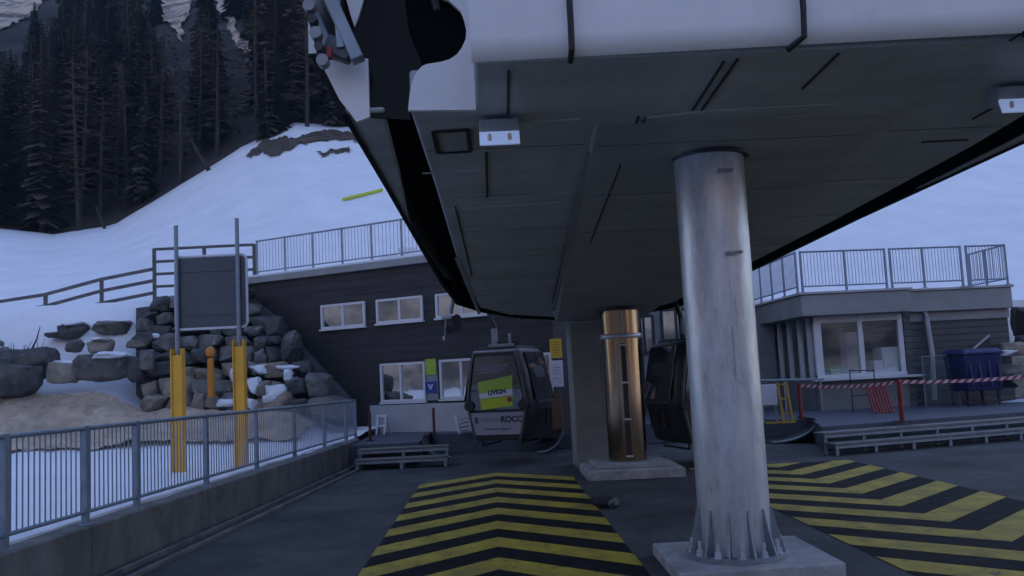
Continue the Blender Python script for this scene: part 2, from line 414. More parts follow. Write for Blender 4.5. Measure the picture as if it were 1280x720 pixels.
# bare earth at the top of the snow, beside the wood
def patch(name, P, f, m, st=3, lift=.13, wob=4):
    x0, x1 = min(p[0] for p in P), max(p[0] for p in P); y0, y1 = min(p[1] for p in P), max(p[1] for p in P)
    mb = MB(); idx = {}
    for i in range(int((x1 - x0) / st) + 2):
        for j in range(int((y1 - y0) / st) + 2):
            px, py = x0 + i * st, y0 + j * st
            if inpoly(px + st / 2 + wob * fbm(px, py, .09, 2), py + st / 2 + wob * fbm(py, px, .11, 2), P):
                q = []
                for di, dj in ((0, 0), (1, 0), (1, 1), (0, 1)):
                    k = (i + di, j + dj)
                    if k not in idx:
                        idx[k] = len(mb.v); mb.v.append(hit(x0 + k[0] * st, y0 + k[1] * st, f, 27.5, 90) + Vector((0, 0, lift)))
                    q.append(idx[k])
                mb.f.append(q)
    if mb.f: struct(mb, name, m)
M_turf = mat('dark turf', (.11, .08, .055), .95, var=.6, scale=1.2, bump=.8, bscale=5)
patch('bare_earth', [(308, 196), (330, 178), (352, 172), (372, 176), (395, 166), (425, 164), (448, 172), (448, 178), (405, 178), (378, 182), (352, 194), (338, 198), (328, 190), (318, 198)], H, M_turf, 1.1)
patch('bare_earth', [(396, 194), (436, 186), (438, 191), (404, 198)], H, M_turf, 1.1, wob=3)

# opposite mountainside, behind the camera, catching the last sun
def Hb(a, r):
    x, y = r * math.sin(a), -r * math.cos(a)          # a = 0 straight behind the camera, + to the left
    d = max(0, r - 140); x = -x
    k = lerp(.36, .80, sstep(.45, .9, a))
    return (x, y, -1 + k * d + min(1, d / 80) * (22 * fbm(x + 40, y, .010) + 7 * fbm(x, y, .04)))
mb = MB(); A_ = rng(-1.35, 1.75, 110); R_ = rng(130, 480, 50)
mb.add([Hb(a, r) for r in R_ for a in A_], [(j * 110 + i, j * 110 + i + 1, (j + 1) * 110 + i + 1, (j + 1) * 110 + i) for j in range(49) for i in range(109)])
struct(mb, 'opposite_mountain', M_peak)

# haze volume added to lift the forest's blacks like window glare
mz = bpy.data.materials.new('haze'); mz.use_nodes = True; n = mz.node_tree; n.nodes.clear()
pv = n.nodes.new('ShaderNodeVolumePrincipled'); pv.inputs['Density'].default_value = .00055; pv.inputs['Color'].default_value = (.85, .88, .95, 1); pv.inputs['Anisotropy'].default_value = .2
om_ = n.nodes.new('ShaderNodeOutputMaterial'); n.links.new(pv.outputs[0], om_.inputs['Volume'])
tag(MB().box((0, 0, 176), (1860, 1860, 358)).build('haze', mz), 'thin haze added to veil the forest like window glare', kind='stuff')

# snow field left of the yard, rising to the boulders
def Hl(x, y):
    z = .42 + .012 * (y - 6) + .06 * fbm(x, y, .5)
    k = 1 - sstep(-10.6, -8.6, x)
    z += (.60 + .14 * k) * (1 - sstep(-5.6, -4.2, x)) * sstep(21.0, 23.2, y + .25 * fbm(x, y, .35)) + k * (.55 * sstep(22.6, 24, y) + 1.65 * sstep(23.6, YB, y) * (1 + .12 * fbm(x, y, .8) * (1 - sstep(26, YB, y))))
    e = sstep(25.2, YB - .75, y) * k
    return lerp(z, H(x, max(y, YB)) + .02, e)
def kx(y): return -4.62 + (y - 3.5) * .0815 - .22            # just inside the low wall
ts, ys = [1 - (1 - i / 99) ** 1.6 for i in range(100)], rng(-6, 20, 30) + rng(20.3, YB + .2, 40)
sf = MB(); sf.add([(lerp(-40, kx(y), t), y, Hl(lerp(-40, kx(y), t), y)) for y in ys for t in ts], [(j * 100 + i, j * 100 + i + 1, (j + 1) * 100 + i + 1, (j + 1) * 100 + i) for j in range(69) for i in range(99)])
struct(sf, 'snow_field', M_snow)
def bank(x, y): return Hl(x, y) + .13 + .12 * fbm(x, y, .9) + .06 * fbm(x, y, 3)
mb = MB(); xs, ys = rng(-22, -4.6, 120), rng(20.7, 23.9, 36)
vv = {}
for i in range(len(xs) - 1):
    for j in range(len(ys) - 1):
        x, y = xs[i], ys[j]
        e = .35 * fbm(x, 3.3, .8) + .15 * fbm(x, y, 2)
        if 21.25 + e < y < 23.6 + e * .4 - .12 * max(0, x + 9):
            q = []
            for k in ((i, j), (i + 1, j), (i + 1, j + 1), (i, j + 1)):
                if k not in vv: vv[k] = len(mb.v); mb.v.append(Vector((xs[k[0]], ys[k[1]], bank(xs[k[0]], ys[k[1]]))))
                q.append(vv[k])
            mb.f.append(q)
struct(mb, 'reflection_bank', M_earth)  # tan bank added in place of a window reflection

# ================================================================== RAISED PLATFORMS
struct(MB().slab([(-3.25, 20.25), (-1.72, 20.25), (-1.72, 23.9), (-3.2, 24.5)], 0, .5), 'platform', M_mat, bevel=.015)
struct(MB().slab([(-6.0, 24.5), (-3.2, 24.502), (-1.72, 23.902), (-1.5, 22.9), (1.5, 22.6), (3, 22.6), (6.2, 22.6), (7.24, 20.9), (7.24, 32), (-6, 32)], 0, .497), 'platform', M_mat, bevel=.015)
A = R(15); ca, sa = math.cos(A), math.sin(A)
def RS(u, v): return (6.52 + ca * u - sa * v, 17.62 + sa * u + ca * v)
struct(MB().slab([RS(0.35, .85), RS(14, .85), (26, 34), (7.25, 34), (7.25, 20.8)], 0, .503), 'platform', M_mat, bevel=.015)

# ================================================================== PAINTED CHEVRONS
def chevron(x0, x1, yA, yB, per, sgn, ph, name):
    xm = (x0 + x1) / 2; hw = (x1 - x0) / 2
    base = MB().sheet([(x0, yA, .004), (x1, yA, .004), (x1, yB, .004), (xm, yB + (hw if sgn > 0 else 0), .004), (x0, yB, .004)])
    struct(base, name, M_blk)
    mb = MB(); y = ph
    def clip(poly):
        out = []
        def side(p): return min(p[1] - yA, (yB + (hw - abs(p[0] - xm) if sgn > 0 else 0)) - p[1])
        for lim, s_ in ((yA, 1), (yB if sgn < 0 else 99, -1)):
            src = poly if not out else out; res = []
            for i in range(len(src)):
                a, b = src[i], src[(i + 1) % len(src)]; fa, fb = s_ * (a[1] - lim), s_ * (b[1] - lim)
                if fa >= 0: res.append(a)
                if fa * fb < 0:
                    t = fa / (fa - fb); res.append((a[0] + (b[0] - a[0]) * t, lim, a[2]))
            out = res
            if not out: return None
        return out
    while y < yB + 3:
        for xe in (x0, x1):
            ye = y - sgn * hw
            q = [(xe, ye, .008), (xm, y, .008), (xm, y + per * .5, .008), (xe, ye + per * .5, .008)]
            q = clip(q)
            if q and len(q) > 2 and (sgn < 0 or y + per * .5 <= yB + hw + .01): mb.sheet(q)
        y += per
    struct(mb, name, M_yel)
chevron(-1.40, 1.32, 2.0, 16.35, 1.17, 1, 17.71 - .62 - 1.17 * 13, 'hazard_markings')
chevron(3.47, 6.43, 3.0, 16.7, 1.2, -1, 10.08 - 1.2 * 6, 'hazard_markings')

# ================================================================== LEFT KERB WALL AND RAILING
K0, K1 = Vector((-4.62, 3.5, 0)), Vector((-3.17, 21.3, 0))
kd = (K1 - K0).normalized(); kn = Vector((-kd.y, kd.x, 0))
kw = thing('low_wall', K0, 'low stained concrete wall under the grey railing, left of the yard', 'wall')
mb = MB(); L = (K1 - K0).length; segs = 6
for i in range(segs):
    a = K0 + kd * (L * i / segs + .006); b = K0 + kd * (L * (i + 1) / segs - .006)
    mb.slab([a, b, b + kn * .45, a + kn * .45], 0, .55)
mb.build('wall_body', M_wallc, kw, bevel=.02)
mb = MB(); a, b = K0 + kn * .16, K1 + kn * .16
prev = None; pts = []
for i in range(60):
    t = i / 59; p = a + (b - a) * t; wd = .24 + .06 * fbm(i, 1, .4); hh = .05 + .03 * fbm(i, 5, .3)
    pts.append((p + kn * (.08 - .07 * fbm(i, 9, .5)), p + kn * .3, hh))
rings = [[p + Vector((0, 0, .535)), p + Vector((0, 0, .55 + h * .6)), lerp(p, q, .5) + Vector((0, 0, .55 + h)), q + Vector((0, 0, .55 + h * .6)), q + Vector((0, 0, .535))] for p, q, h in pts]
tag(mb.loft(rings).build('snow_strip', M_snowtop), 'strip of old snow lying along the low wall behind the railing', 'snow')
# tyre rub strips at the wall foot
mb = MB()
for off, z in ((.16, .03), (.42, .022)):
    mb.bar(K0 - kn * off + Vector((0, 0, z)), K0 + kd * (L * .93) - kn * off * .8 + Vector((0, 0, z)), .07, z * 2 - .006)
struct(mb, 'kerb_strip', M_wallc)

def railing(path, name, label, posts_at, h0, h1, bar_gap=.11, m=M_galv2, pr=.026, post_w=.05, low=.12, zfun=None, double=(), group=None):
    """path: list of ground points; posts_at: distances along it"""
    t = thing(name, path[0], label, 'railing', group)
    segl = [(Vector(b) - Vector(a)).length for a, b in zip(path, path[1:])]
    def at(s):
        for (a, b), l in zip(zip(path, path[1:]), segl):
            if s <= l + 1e-6: return Vector(a).lerp(Vector(b), min(1, s / l))
            s -= l
        return Vector(path[-1])
    tot = sum(segl)
    hh = lambda s: lerp(h0, h1, s / tot)
    up = Vector((0, 0, 1))
    ps = [s for s in posts_at if s <= tot + .01]
    for s in ps:
        p = at(s); MB().box(p + up * (hh(s) / 2), (post_w, post_w, hh(s)), math.atan2(*(at(min(tot, s + .01)) - at(max(0, s - .01))).yx)).add([], []).box(p + up * .006, (post_w * 2.2, post_w * 2.2, .012)).build('post', m, t)
    for a, b in zip(ps, ps[1:]):
        A_, B_ = at(a), at(b)
        if (B_ - A_).length < .2: continue
        MB().tube([A_ + up * (hh(a) - pr), B_ + up * (hh(b) - pr)], pr, 8).build('top_rail', m, t)
        MB().tube([A_ + up * (low), B_ + up * (low)], pr * .8, 8).build('bottom_rail', m, t)
        k = max(2, round((B_ - A_).length / bar_gap)); mb = MB()
        for i in range(1, k):
            q = A_.lerp(B_, i / k); mb.tube([q + up * low, q + up * (lerp(hh(a), hh(b), i / k) - pr)], .008, 5, cap=False)
        mb.build('baluster_panel', m, t)
    return t
rp = [K0 + kn * .10 + Vector((0, 0, .55)), K1 + kn * .10 + Vector((0, 0, .55))]
def sY(Y): return (Y - rp[0].y) / kd.y
railing(rp, 'railing', 'long grey steel railing with thin bars along the low wall, left of the yard',
        [sY(y) for y in (3.7, 5.0, 6.4, 7.9, 8.16, 9.5, 10.6, 12.6, 14.6, 16.6, 18.6, 20.4, 21.3)], 1.04, .93, 0.09, post_w=.06, low=.13)

# ================================================================== SIGN SEEN FROM BEHIND
Ys = 15.5
pl, pr_ = D(222, 440, Ys), D(299, 430, Ys)
sg = thing('notice_board', (pl.x, Ys, .4), 'large dark notice board seen from behind on two grey posts in yellow sockets', 'sign')
for p, ytop, ypost, ybase in ((pl, 436, 282, .35), (pr_, 425, 273, .45)):
    zt = D(0 if False else (222 if p is pl else 299), ytop, Ys).z; zp = D(222 if p is pl else 296, ypost, Ys).z
    MB().tube([(p.x, Ys, ybase), (p.x, Ys, zp)], .037, 12).build('post', M_graym, sg)
    m_ = MB()
    for dx in (-.085, .085): m_.box((p.x + dx, Ys, (ybase + zt) / 2), (.022, .19, zt - ybase))
    m_.box((p.x, Ys + .07, (ybase + zt) / 2 - .03), (.15, .02, zt - ybase - .06))
    m_.box((p.x, Ys - .055, (ybase + zt) / 2 - .05), (.15, .012, zt - ybase - .12))
    m_.build('socket', M_ymetal, sg, bevel=.004)
c = [D(217, 322, Ys - .0), D(306, 316, Ys), D(309, 407, Ys), D(219, 413, Ys)]
cx = sum((p.x for p in c)) / 4; cz = sum(p.z for p in c) / 4; wd = (c[1].x - c[0].x + c[2].x - c[3].x) / 2; ht = (c[0].z - c[3].z)
def rrect(w_, h_, r, y, n=5):
    P = []
    for sx, sz, a0 in ((1, 1, 0), (-1, 1, 90), (-1, -1, 180), (1, -1, 270)):
        for i in range(n + 1):
            a = R(a0 + 90 * i / n); P.append(Vector((cx + sx * (w_ / 2 - r) + r * math.cos(a), y, cz + sz * (h_ / 2 - r) + r * math.sin(a))))
    return P
MB().extr(rrect(wd - .05, ht - .05, .07, Ys + .05), (0, .025, 0)).build('panel', M_board, sg)
MB().tube(rrect(wd, ht, .09, Ys + .06) + [rrect(wd, ht, .09, Ys + .06)[0]], .022, 8, cap=False).build('rim', M_frame, sg)
for dz in (-.3, .3): MB().box((cx, Ys + .043, cz + dz * ht), (wd - .1, .016, .05)).build('stiffener', M_board, sg)

# orange marker
om = D(263, 440, 23.5); ob = D(267, 487, 23.5)
mk = thing('marker_post', (om.x, 23.5, ob.z), 'short orange marker post with a round head beside the yellow sockets', 'marker')
MB().lathe((om.x, 23.5, 0), [(.085, ob.z - .2), (.10, ob.z + .2), (.075, om.z - .16)], 14).build('body', M_orange, mk)
MB().lathe((om.x, 23.5, om.z), [(.02, -.15), (.10, -.1), (.13, 0), (.10, .1), (.02, .14)], 14).build('head', M_orange, mk)

# ================================================================== POST AND RAIL FENCE ON THE SNOW
Fp = [D(-60, 385, 28.0), D(57, 367, 28.0), D(127, 348, 28.0), D(193, 335, 28.0)]
fe = thing('fence', (Fp[0].x, 28, 4), 'two rail grey fence running down the snow bank at the left edge', 'fence')
for i, p in enumerate(Fp):
    gz = H(p.x, 28) - .6
    if i < 3: MB().box((p.x, 28, (gz + p.z) / 2), (.10, .08, p.z - gz)).build('post', M_fence, fe)
for dz in (-.04, -.40, -.78):
    for a, b in zip(Fp, Fp[1:]):
        MB().bar((a.x, 27.93, a.z + dz), (b.x, 27.93, b.z + dz), .045, .10).build('rail', M_fence, fe)
fr_ = thing('gate_frame', (D(193, 350, 27.5).x, 27.5, 4.5), 'tall dark four rail frame above the stone wall behind the notice board', 'barrier')
xa, xb = D(193, 340, 27.5).x, D(318, 330, 27.5).x
zta, ztb = D(193, 311, 27.5).z, D(318, 305, 27.5).z; zba, zbb = D(193, 378, 27.5).z - .3, D(318, 372, 27.5).z - .3
for f_ in (0, .5, 1):
    x = lerp(xa, xb, f_); zt = lerp(zta, ztb, f_); MB().box((x, 27.5, (zt + lerp(zba, zbb, f_)) / 2), (.09, .09, zt - lerp(zba, zbb, f_))).build('post', M_fence, fr_)
for k in range(4):
    MB().bar((xa, 27.43, zta - .03 - k * .38), (xb, 27.43, ztb - .03 - k * .38), .05, .08).build('rail', M_fence, fr_)

# ================================================================== BOULDERS
def stone(mb, c, s, seed, sub=3, rough=.22):
    """angular boulder: hull of random points, faces cut up and worn by noise"""
    rr = random.Random(seed * 17 + 5); bm = bmesh.new()
    for _ in range(rr.randint(15, 22)):
        v = Vector((rr.gauss(0, 1), rr.gauss(0, 1), rr.gauss(0, 1))).normalized()
        v = Vector([math.copysign(abs(q) ** .6, q) for q in v]) * rr.uniform(.92, 1.1)
        bm.verts.new((max(-1.05, min(1.05, v.x)), max(-1.05, min(1.05, v.y)), max(-1.0, min(1.0, v.z))))
    res = bmesh.ops.convex_hull(bm, input=bm.verts)
    bmesh.ops.delete(bm, geom=[v for v in bm.verts if not v.link_faces], context='VERTS')
    bmesh.ops.bevel(bm, geom=list(bm.edges), offset=.10, segments=2, profile=.6, affect='EDGES', clamp_overlap=True)
    bmesh.ops.triangulate(bm, faces=bm.faces)
    for _ in range(2 if sub > 2 else 1):
        bmesh.ops.subdivide_edges(bm, edges=[e for e in bm.edges if e.calc_length() > .22], cuts=1)
        bmesh.ops.triangulate(bm, faces=bm.faces)
    for v in bm.verts:
        d = v.co + Vector((seed * 3.1, seed, 0)); k = 1 + rough * .35 * mnoise.fractal(d * 1.6, 1, 2, 4) + .03 * mnoise.noise(d * 7)
        v.co = Vector(c) + Vector((v.co.x * k * s[0], v.co.y * k * s[1], v.co.z * k * s[2]))
    bm.verts.index_update()
    mb.add([v.co.copy() for v in bm.verts], [[v.index for v in f.verts] for f in bm.faces]); bm.free(); return mb
B = [  # px centre, half sizes px, depth, material, label
    ((34, 459), (36, 22), 24.2, M_rockd, 'darkest big boulder with brush on top, left of the snow bank'),
    ((8, 476), (40, 20), 23.6, M_rockd, 'low black boulder at the left edge, under the brush topped one'),
    ((92, 414), (18, 9), 26.0, M_rockd, 'rounded dark boulder, upper left of the row in the snow'),
    ((70, 419), (11, 4), 25.8, M_rockd, 'small flat dark stone touching the rounded dark boulder'),
    ((144, 410), (24, 8), 26.2, M_rock, 'long flat grey boulder at the top of the snow, right of the rounded one'),
    ((94, 432), (10, 8), 25.2, M_rock, 'small grey stone under the rounded dark boulder'),
    ((126, 432), (14, 9), 25.0, M_rock2, 'small tan stone between snow patches under the long flat boulder'),
    ((172, 431), (13, 5), 25.0, M_rock, 'thin grey stone poking from the snow beside the stone wall'),
    ((80, 466), (18, 13), 23.9, M_rock2, 'squat tan boulder left of the biggest pale block'),
    ((131, 459), (35, 16), 23.8, M_rock, 'biggest pale grey block on top of the tan bank'),
    ((169, 461), (9, 15), 23.9, M_rockd, 'narrow dark upright stone right of the biggest pale block'),
    ((183, 452), (9, 14), 24.0, M_rock, 'narrow grey upright stone at the foot of the stone wall'),
    ((-25, 440), (22, 18), 24.6, M_rock, 'grey boulder cut by the left edge'),
    ((2, 444), (13, 9), 24.6, M_rock, 'pointed grey stone at the left edge, half sunk in snow'),
]
for i, ((px, py), (hx, hy), Y, m_, lab) in enumerate(B):
    p = D(px, py, Y); k = Y / FPX
    o = stone(MB(), p, (hx * k * 1.08, max(.25, min(.6, hx * k)), hy * k * 1.15), i + 3).build('boulder', m_, org=p, ang=1.2)
    tag(o, lab, 'boulder', 'boulders in the snow left of the stone wall')
    if i in (2, 4, 6, 8, 9, 12, 13):
        stone(MB(), p + Vector((.08 * hx * k, .05, hy * k * .93)), (hx * k * .85, max(.22, min(.5, hx * k * .8)), hy * k * .32), i + 400, 3, .5).build('snow_cap', M_snowtop, o, ang=1.6)
# dead brush on the dark boulder
bp = D(36, 440, 24.2); mb = MB()
for i in range(26):
    a = random.uniform(-1.2, 1.2); l = random.uniform(.2, .7); q = bp + Vector((random.uniform(-.45, .45), random.uniform(-.2, .1), -.15))
    mb.tube([q, q + Vector((math.sin(a) * l * .5, 0, l * .4)), q + Vector((math.sin(a) * l * .7, .05, l * .7))], .014, 4, .004)
q = D(38, 440, 24.2); mb.tube([q, D(46, 424, 24.2), D(50, 408, 24.2)], .03, 5, .01)
tag(mb.build('dead_shrub', M_bark, org=bp), 'leafless dark brush sprouting on top of the dark boulder at left', 'shrub')

# retaining wall of stacked stones beside the building
rw = thing('stone_wall', (-6.5, 24, .8), 'steep retaining wall of stacked dark boulders beside the dark building', 'wall')
parts = {'d': MB(), 'g': MB(), 't': MB()}
WALLP = [(176, 392), (200, 374), (312, 366), (326, 372), (344, 398), (378, 440), (422, 494), (420, 512), (300, 512), (176, 512)]
sd = 0; row = 0; py = 372
while py < 512:
    f_ = (py - 366) / 146; sz = lerp(8, 15, f_); px = 168 + random.uniform(0, 14)
    while px < 445:
        hx = sz * random.uniform(.6, 1.9); cxp, cyp = px + hx, py + random.uniform(-5, 5)
        if inpoly(cxp, cyp, WALLP):
            Y = lerp(26.3, 23.9, f_) - .35 * max(0, (cxp - 300) / 140); p = D(cxp, cyp, Y); k = Y / FPX; sd += 1
            tan = f_ > .62 and cxp < 370 and random.random() < .6
            key = 't' if tan else ('d' if random.random() < .45 else 'g')
            stone(parts[key], p, (hx * k * 1.12, .5, sz * k * random.uniform(.75, 1.25)), sd + 40, 3)
        px += hx * 1.9
    py += sz * 1.55
parts['d'].build('stonework', M_rockd, rw, ang=1.2)
parts['g'].build('stonework', M_rock, rw, ang=1.2)
parts['t'].build('stonework', M_rock2, rw, ang=1.2, label='tan boulders at the foot of the wall')
MB().add([D(170, 385, 26.6), D(318, 366, 27.0), D(446, 505, 24.6), D(170, 515, 24.6)], [(0, 1, 2, 3)]).build('core', M_rockd, rw)
mb = MB()
for i, (px, py, hx, hy) in enumerate(((296, 470, 8, 11), (322, 462, 14, 7), (318, 482, 8, 14), (346, 488, 16, 9), (362, 458, 16, 4), (282, 504, 15, 6), (360, 470, 6, 9), (315, 505, 7, 8), (338, 498, 10, 6), (195, 420, 6, 4))):
    Y = lerp(26.3, 23.9, (py - 366) / 146) - .35 * max(0, (px - 300) / 140) - .38; k = Y / FPX
    stone(mb, D(px, py, Y), (hx * k, .22, hy * k * .9), i + 90, 3, .5)
mb.build('snow_patch', M_snowtop, rw, ang=1.5)

# ================================================================== DARK STATION BUILDING (left)
FA, FB = Vector((-6.97, 26.85, 0)), Vector((-1.82, 23.95, 0))
fd = (FB - FA).normalized(); fn = Vector((fd.y, -fd.x, 0))       # fn faces the yard
def Fp_(px, py, off=0.):
    d = ray(px, py); o = FA + fn * off; t = (o - EYE).dot(fn) / d.dot(fn); return EYE + d * t
def fpt(s, z, off=0.): return FA + fd * s + fn * off + Vector((0, 0, z))
def sz_(px, py):
    p = Fp_(px, py); return (p - FA).dot(fd), p.z
bl = thing('station_building', (-2, 25, .5), 'dark board clad two storey station building with white framed windows', 'building')
s_end = (Vector((1.5, 22.1, 0)) - FA).dot(fd)
f0, f1 = FA - fd * .3, FA + fd * s_end
MB().slab([f0, f1, f1 - fn * 9, f0 - fn * 9], .3, 4.93).build('wall', M_clad, bl)
MB().slab([f0 + fn * .12 - fd * .1, f1 + fn * .12, f1 - fn * 9.1, f0 - fn * 9.1 - fd * .1], 4.933, 5.12).build('roof_slab', M_fasc, bl, bevel=.015)
mb = MB(); mb.slab([f0 + fn * .05, f1 + fn * .05, f1 - fn * .6, f0 - fn * .6], 5.12, 5.2); mb.build('roof_snow', M_snowtop, bl, bevel=.03)
def wall_window(px0, py0, px1, py1, P=bl, mull=(.5,), name='window', glass=M_pane, fw=.06, W=None):
    pc = W or sz_
    s0, z1 = pc(px0, py0); s1, _ = pc(px1, py0); _, z0 = pc(px0, py1)
    fb = MB()
    fb_box = lambda a, b, c, d: fb.extr([fpt(a, c, .002), fpt(b, c, .002), fpt(b, d, .002), fpt(a, d, .002)], fn * .06)
    fb_box(s0, s1, z0, z0 + fw); fb_box(s0, s1, z1 - fw, z1); fb_box(s0, s0 + fw, z0 + fw, z1 - fw); fb_box(s1 - fw, s1, z0 + fw, z1 - fw)
    fo = fb.build(name, M_frame, P)
    for k in mull:
        sm = lerp(s0, s1, k); MB().extr([fpt(sm - fw / 2, z0 + fw, .004), fpt(sm + fw / 2, z0 + fw, .004), fpt(sm + fw / 2, z1 - fw, .004), fpt(sm - fw / 2, z1 - fw, .004)], fn * .05).build('mullion', M_frame, fo)
    ks = [0] + list(mull) + [1]
    for a, b in zip(ks, ks[1:]):
        q0, q1 = lerp(s0, s1, a) + fw * .5, lerp(s0, s1, b) - fw * .5
        MB().extr([fpt(q0, z0 + fw * .5, .012), fpt(q1, z0 + fw * .5, .012), fpt(q1, z1 - fw * .5, .012), fpt(q0, z1 - fw * .5, .012)], fn * .006).build('pane', glass, fo)
    MB().extr([fpt(s0 - .03, z0 - .05, .002), fpt(s1 + .03, z0 - .05, .002), fpt(s1 + .03, z0 - .005, .002), fpt(s0 - .03, z0 - .005, .002)], fn * .11).build('sill', M_frame, fo)
    return fo
wall_window(402, 382, 457, 412)
wall_window(471, 375, 529, 405)
wall_window(545, 368, 612, 398)
wall_window(632, 360, 700, 391)
wall_window(476, 455, 532, 503, mull=(.46,))
wall_window(550, 450, 604, 499, mull=(.5,))
wall_window(612, 445, 690, 496, mull=(.5,))
# white panel under the windows, door leaf with its notices
a, b = sz_(465, 506), sz_(602, 500); z0, z1 = .5, a[1]
MB().extr([fpt(a[0], .5, .003), fpt(b[0], .5, .003), fpt(b[0], z1 - .02, .003), fpt(a[0], z1 - .02, .003)], fn * .10).build('base_panel', M_lite, bl, bevel=.01)
a, b = sz_(533, 452), sz_(549, 500)
MB().extr([fpt(a[0], b[1], .003), fpt(b[0], b[1], .003), fpt(b[0], a[1], .003), fpt(a[0], a[1], .003)], fn * .03).build('grey_panel', M_graym, bl)
a, b = sz_(690, 492), sz_(704, 528)
MB().extr([fpt(a[0], .5, .003), fpt(b[0], .5, .003), fpt(b[0], a[1], .003), fpt(a[0], a[1], .003)], fn * .04).build('brown_panel', M_brown, bl)
def poster(px0, py0, px1, py1, m_, label, name='notice', lines=None, off=.05, mt=M_text, cat='notice'):
    s0, z1 = sz_(px0, py0); s1, z0 = sz_(px1, py1)
    t = thing(name, fpt((s0 + s1) / 2, z0, off), label, cat)
    MB().extr([fpt(s0, z0, off), fpt(s1, z0, off), fpt(s1, z1, off), fpt(s0, z1, off)], fn * .008).build('sheet', m_, t)
    return t, s0, s1, z0, z1
def lines(t, s0, s1, z0, z1, rows, m_, off, wd=.8, h=.018):
    mb = MB()
    for r_, (f0_, f1_) in rows:
        z = lerp(z0, z1, r_); mb.extr([fpt(lerp(s0, s1, f0_), z, off), fpt(lerp(s0, s1, f1_), z, off), fpt(lerp(s0, s1, f1_), z + h, off), fpt(lerp(s0, s1, f0_), z + h, off)], fn * .003)
    mb.build('print', m_, t)
q = poster(533, 449, 547, 468, M_lime, 'lime green notice on the grey panel between the lower windows', off=.06)
lines(*q, [(.7, (.2, .8)), (.55, (.15, .7)), (.3, (.2, .6))], M_limed, .069)
q = poster(533, 477, 547, 491, M_bluesign, 'small blue sign with a white figure under the lime green notice', 'wall_sign', off=.06, cat='sign')
lines(*q, [(.62, (.28, .42)), (.62, (.58, .72)), (.45, (.35, .65)), (.3, (.42, .58))], M_paper, .069, h=.04)
q = poster(688, 424, 704, 447, M_yellow, 'yellow printed notice on the dark wall, above the white one', off=.05)
lines(*q, [(.8, (.2, .8)), (.66, (.15, .85)), (.52, (.2, .75)), (.4, (.2, .8)), (.25, (.25, .7))], M_brown, .059, h=.014)
q = poster(688, 451, 706, 483, M_paper, 'white notice on the dark wall, below the yellow one', off=.05)
lines(*q, [(.85, (.4, .6)), (.72, (.2, .8)), (.6, (.2, .75)), (.48, (.2, .8)), (.3, (.2, .6)), (.15, (.7, .85))], M_textl, .059, h=.012)
# white A frame and ski rack on the platform in front
def aframe(px0, px1, y0, y1, Y, label, name='trestle', nbar=2, m_=M_paper, lean=.06):
    p0, p1 = D(px0, y1, Y), D(px1, y1, Y); zt = D(px0, y0, Y).z; zb = .505
    t = thing(name, ((p0.x + p1.x) / 2, Y, zb), label, 'trestle')
    for p in (p0, p1):
        MB().bar((p.x - lean, Y, zb), (p.x, Y, zt), .045).build('leg', m_, t); MB().bar((p.x + lean, Y + .3, zb), (p.x, Y, zt), .045).build('leg', m_, t)
    for k in range(nbar): MB().bar((p0.x, Y, lerp(zt, zb, .05 + k * .5)), (p1.x, Y, lerp(zt, zb, .05 + k * .5)), .05).build('crossbar', m_, t)
aframe(473, 483, 519, 536, 23.6, 'small white trestle standing in front of the pale panel under the windows', nbar=2)
t = thing('ski_rack', (D(572, 530, 22.4).x, 22.4, .5), 'small white slotted rack on the platform, left of the front cabin', 'rack')
p = D(572, 535, 22.4)
MB().box((p.x, 22.4, .72), (.06, .5, .44), ry=-.2).build('side', M_paper, t)
for k in range(4): MB().box((p.x + .14 + .02 * k, 22.3, .56 + k * .1), (.22, .45, .03), ry=-.2).build('slot_bar', M_graym, t)
def post(px, ytop, ybot, Y, r, m_, label, zb=.5):
    p, q = D(px, ytop, Y), D(px, ybot, Y)
    t = thing('post', (q.x, Y, zb), label, 'post')
    MB().tube([(q.x, Y, zb), (q.x, Y, p.z)], r, 10).build('shaft', m_, t); MB().box((q.x, Y, zb + .012), (r * 5, r * 5, .02)).build('foot_plate', M_dark, t)
    return Vector((q.x, Y, p.z))
M_dred = mat('dark red paint', (.10, .018, .02), .5)
post(543, 510, 545, 22.6, .035, M_dred, 'thin dark red post on the left platform in front of the pale panel')
post(463, 515, 552, 21.4, .035, M_dred, 'thin dark red post at the left end of the platform by the grey railing')

# roof railing
rs = [sz_(x, 330)[0] for x in (318, 353, 388, 425, 462, 500)]
p0 = fpt(rs[0], 5.2, -.12); p1 = fpt(s_end, 5.2, -.12)
railing([p0, p1], 'railing', 'pale steel railing along the roof edge of the dark building', [r_ - rs[0] for r_ in rs] + [rs[-1] - rs[0] + 1.05 * k for k in range(1, 6)], 1.05, 1.05, .12, m=M_graym, low=.1)

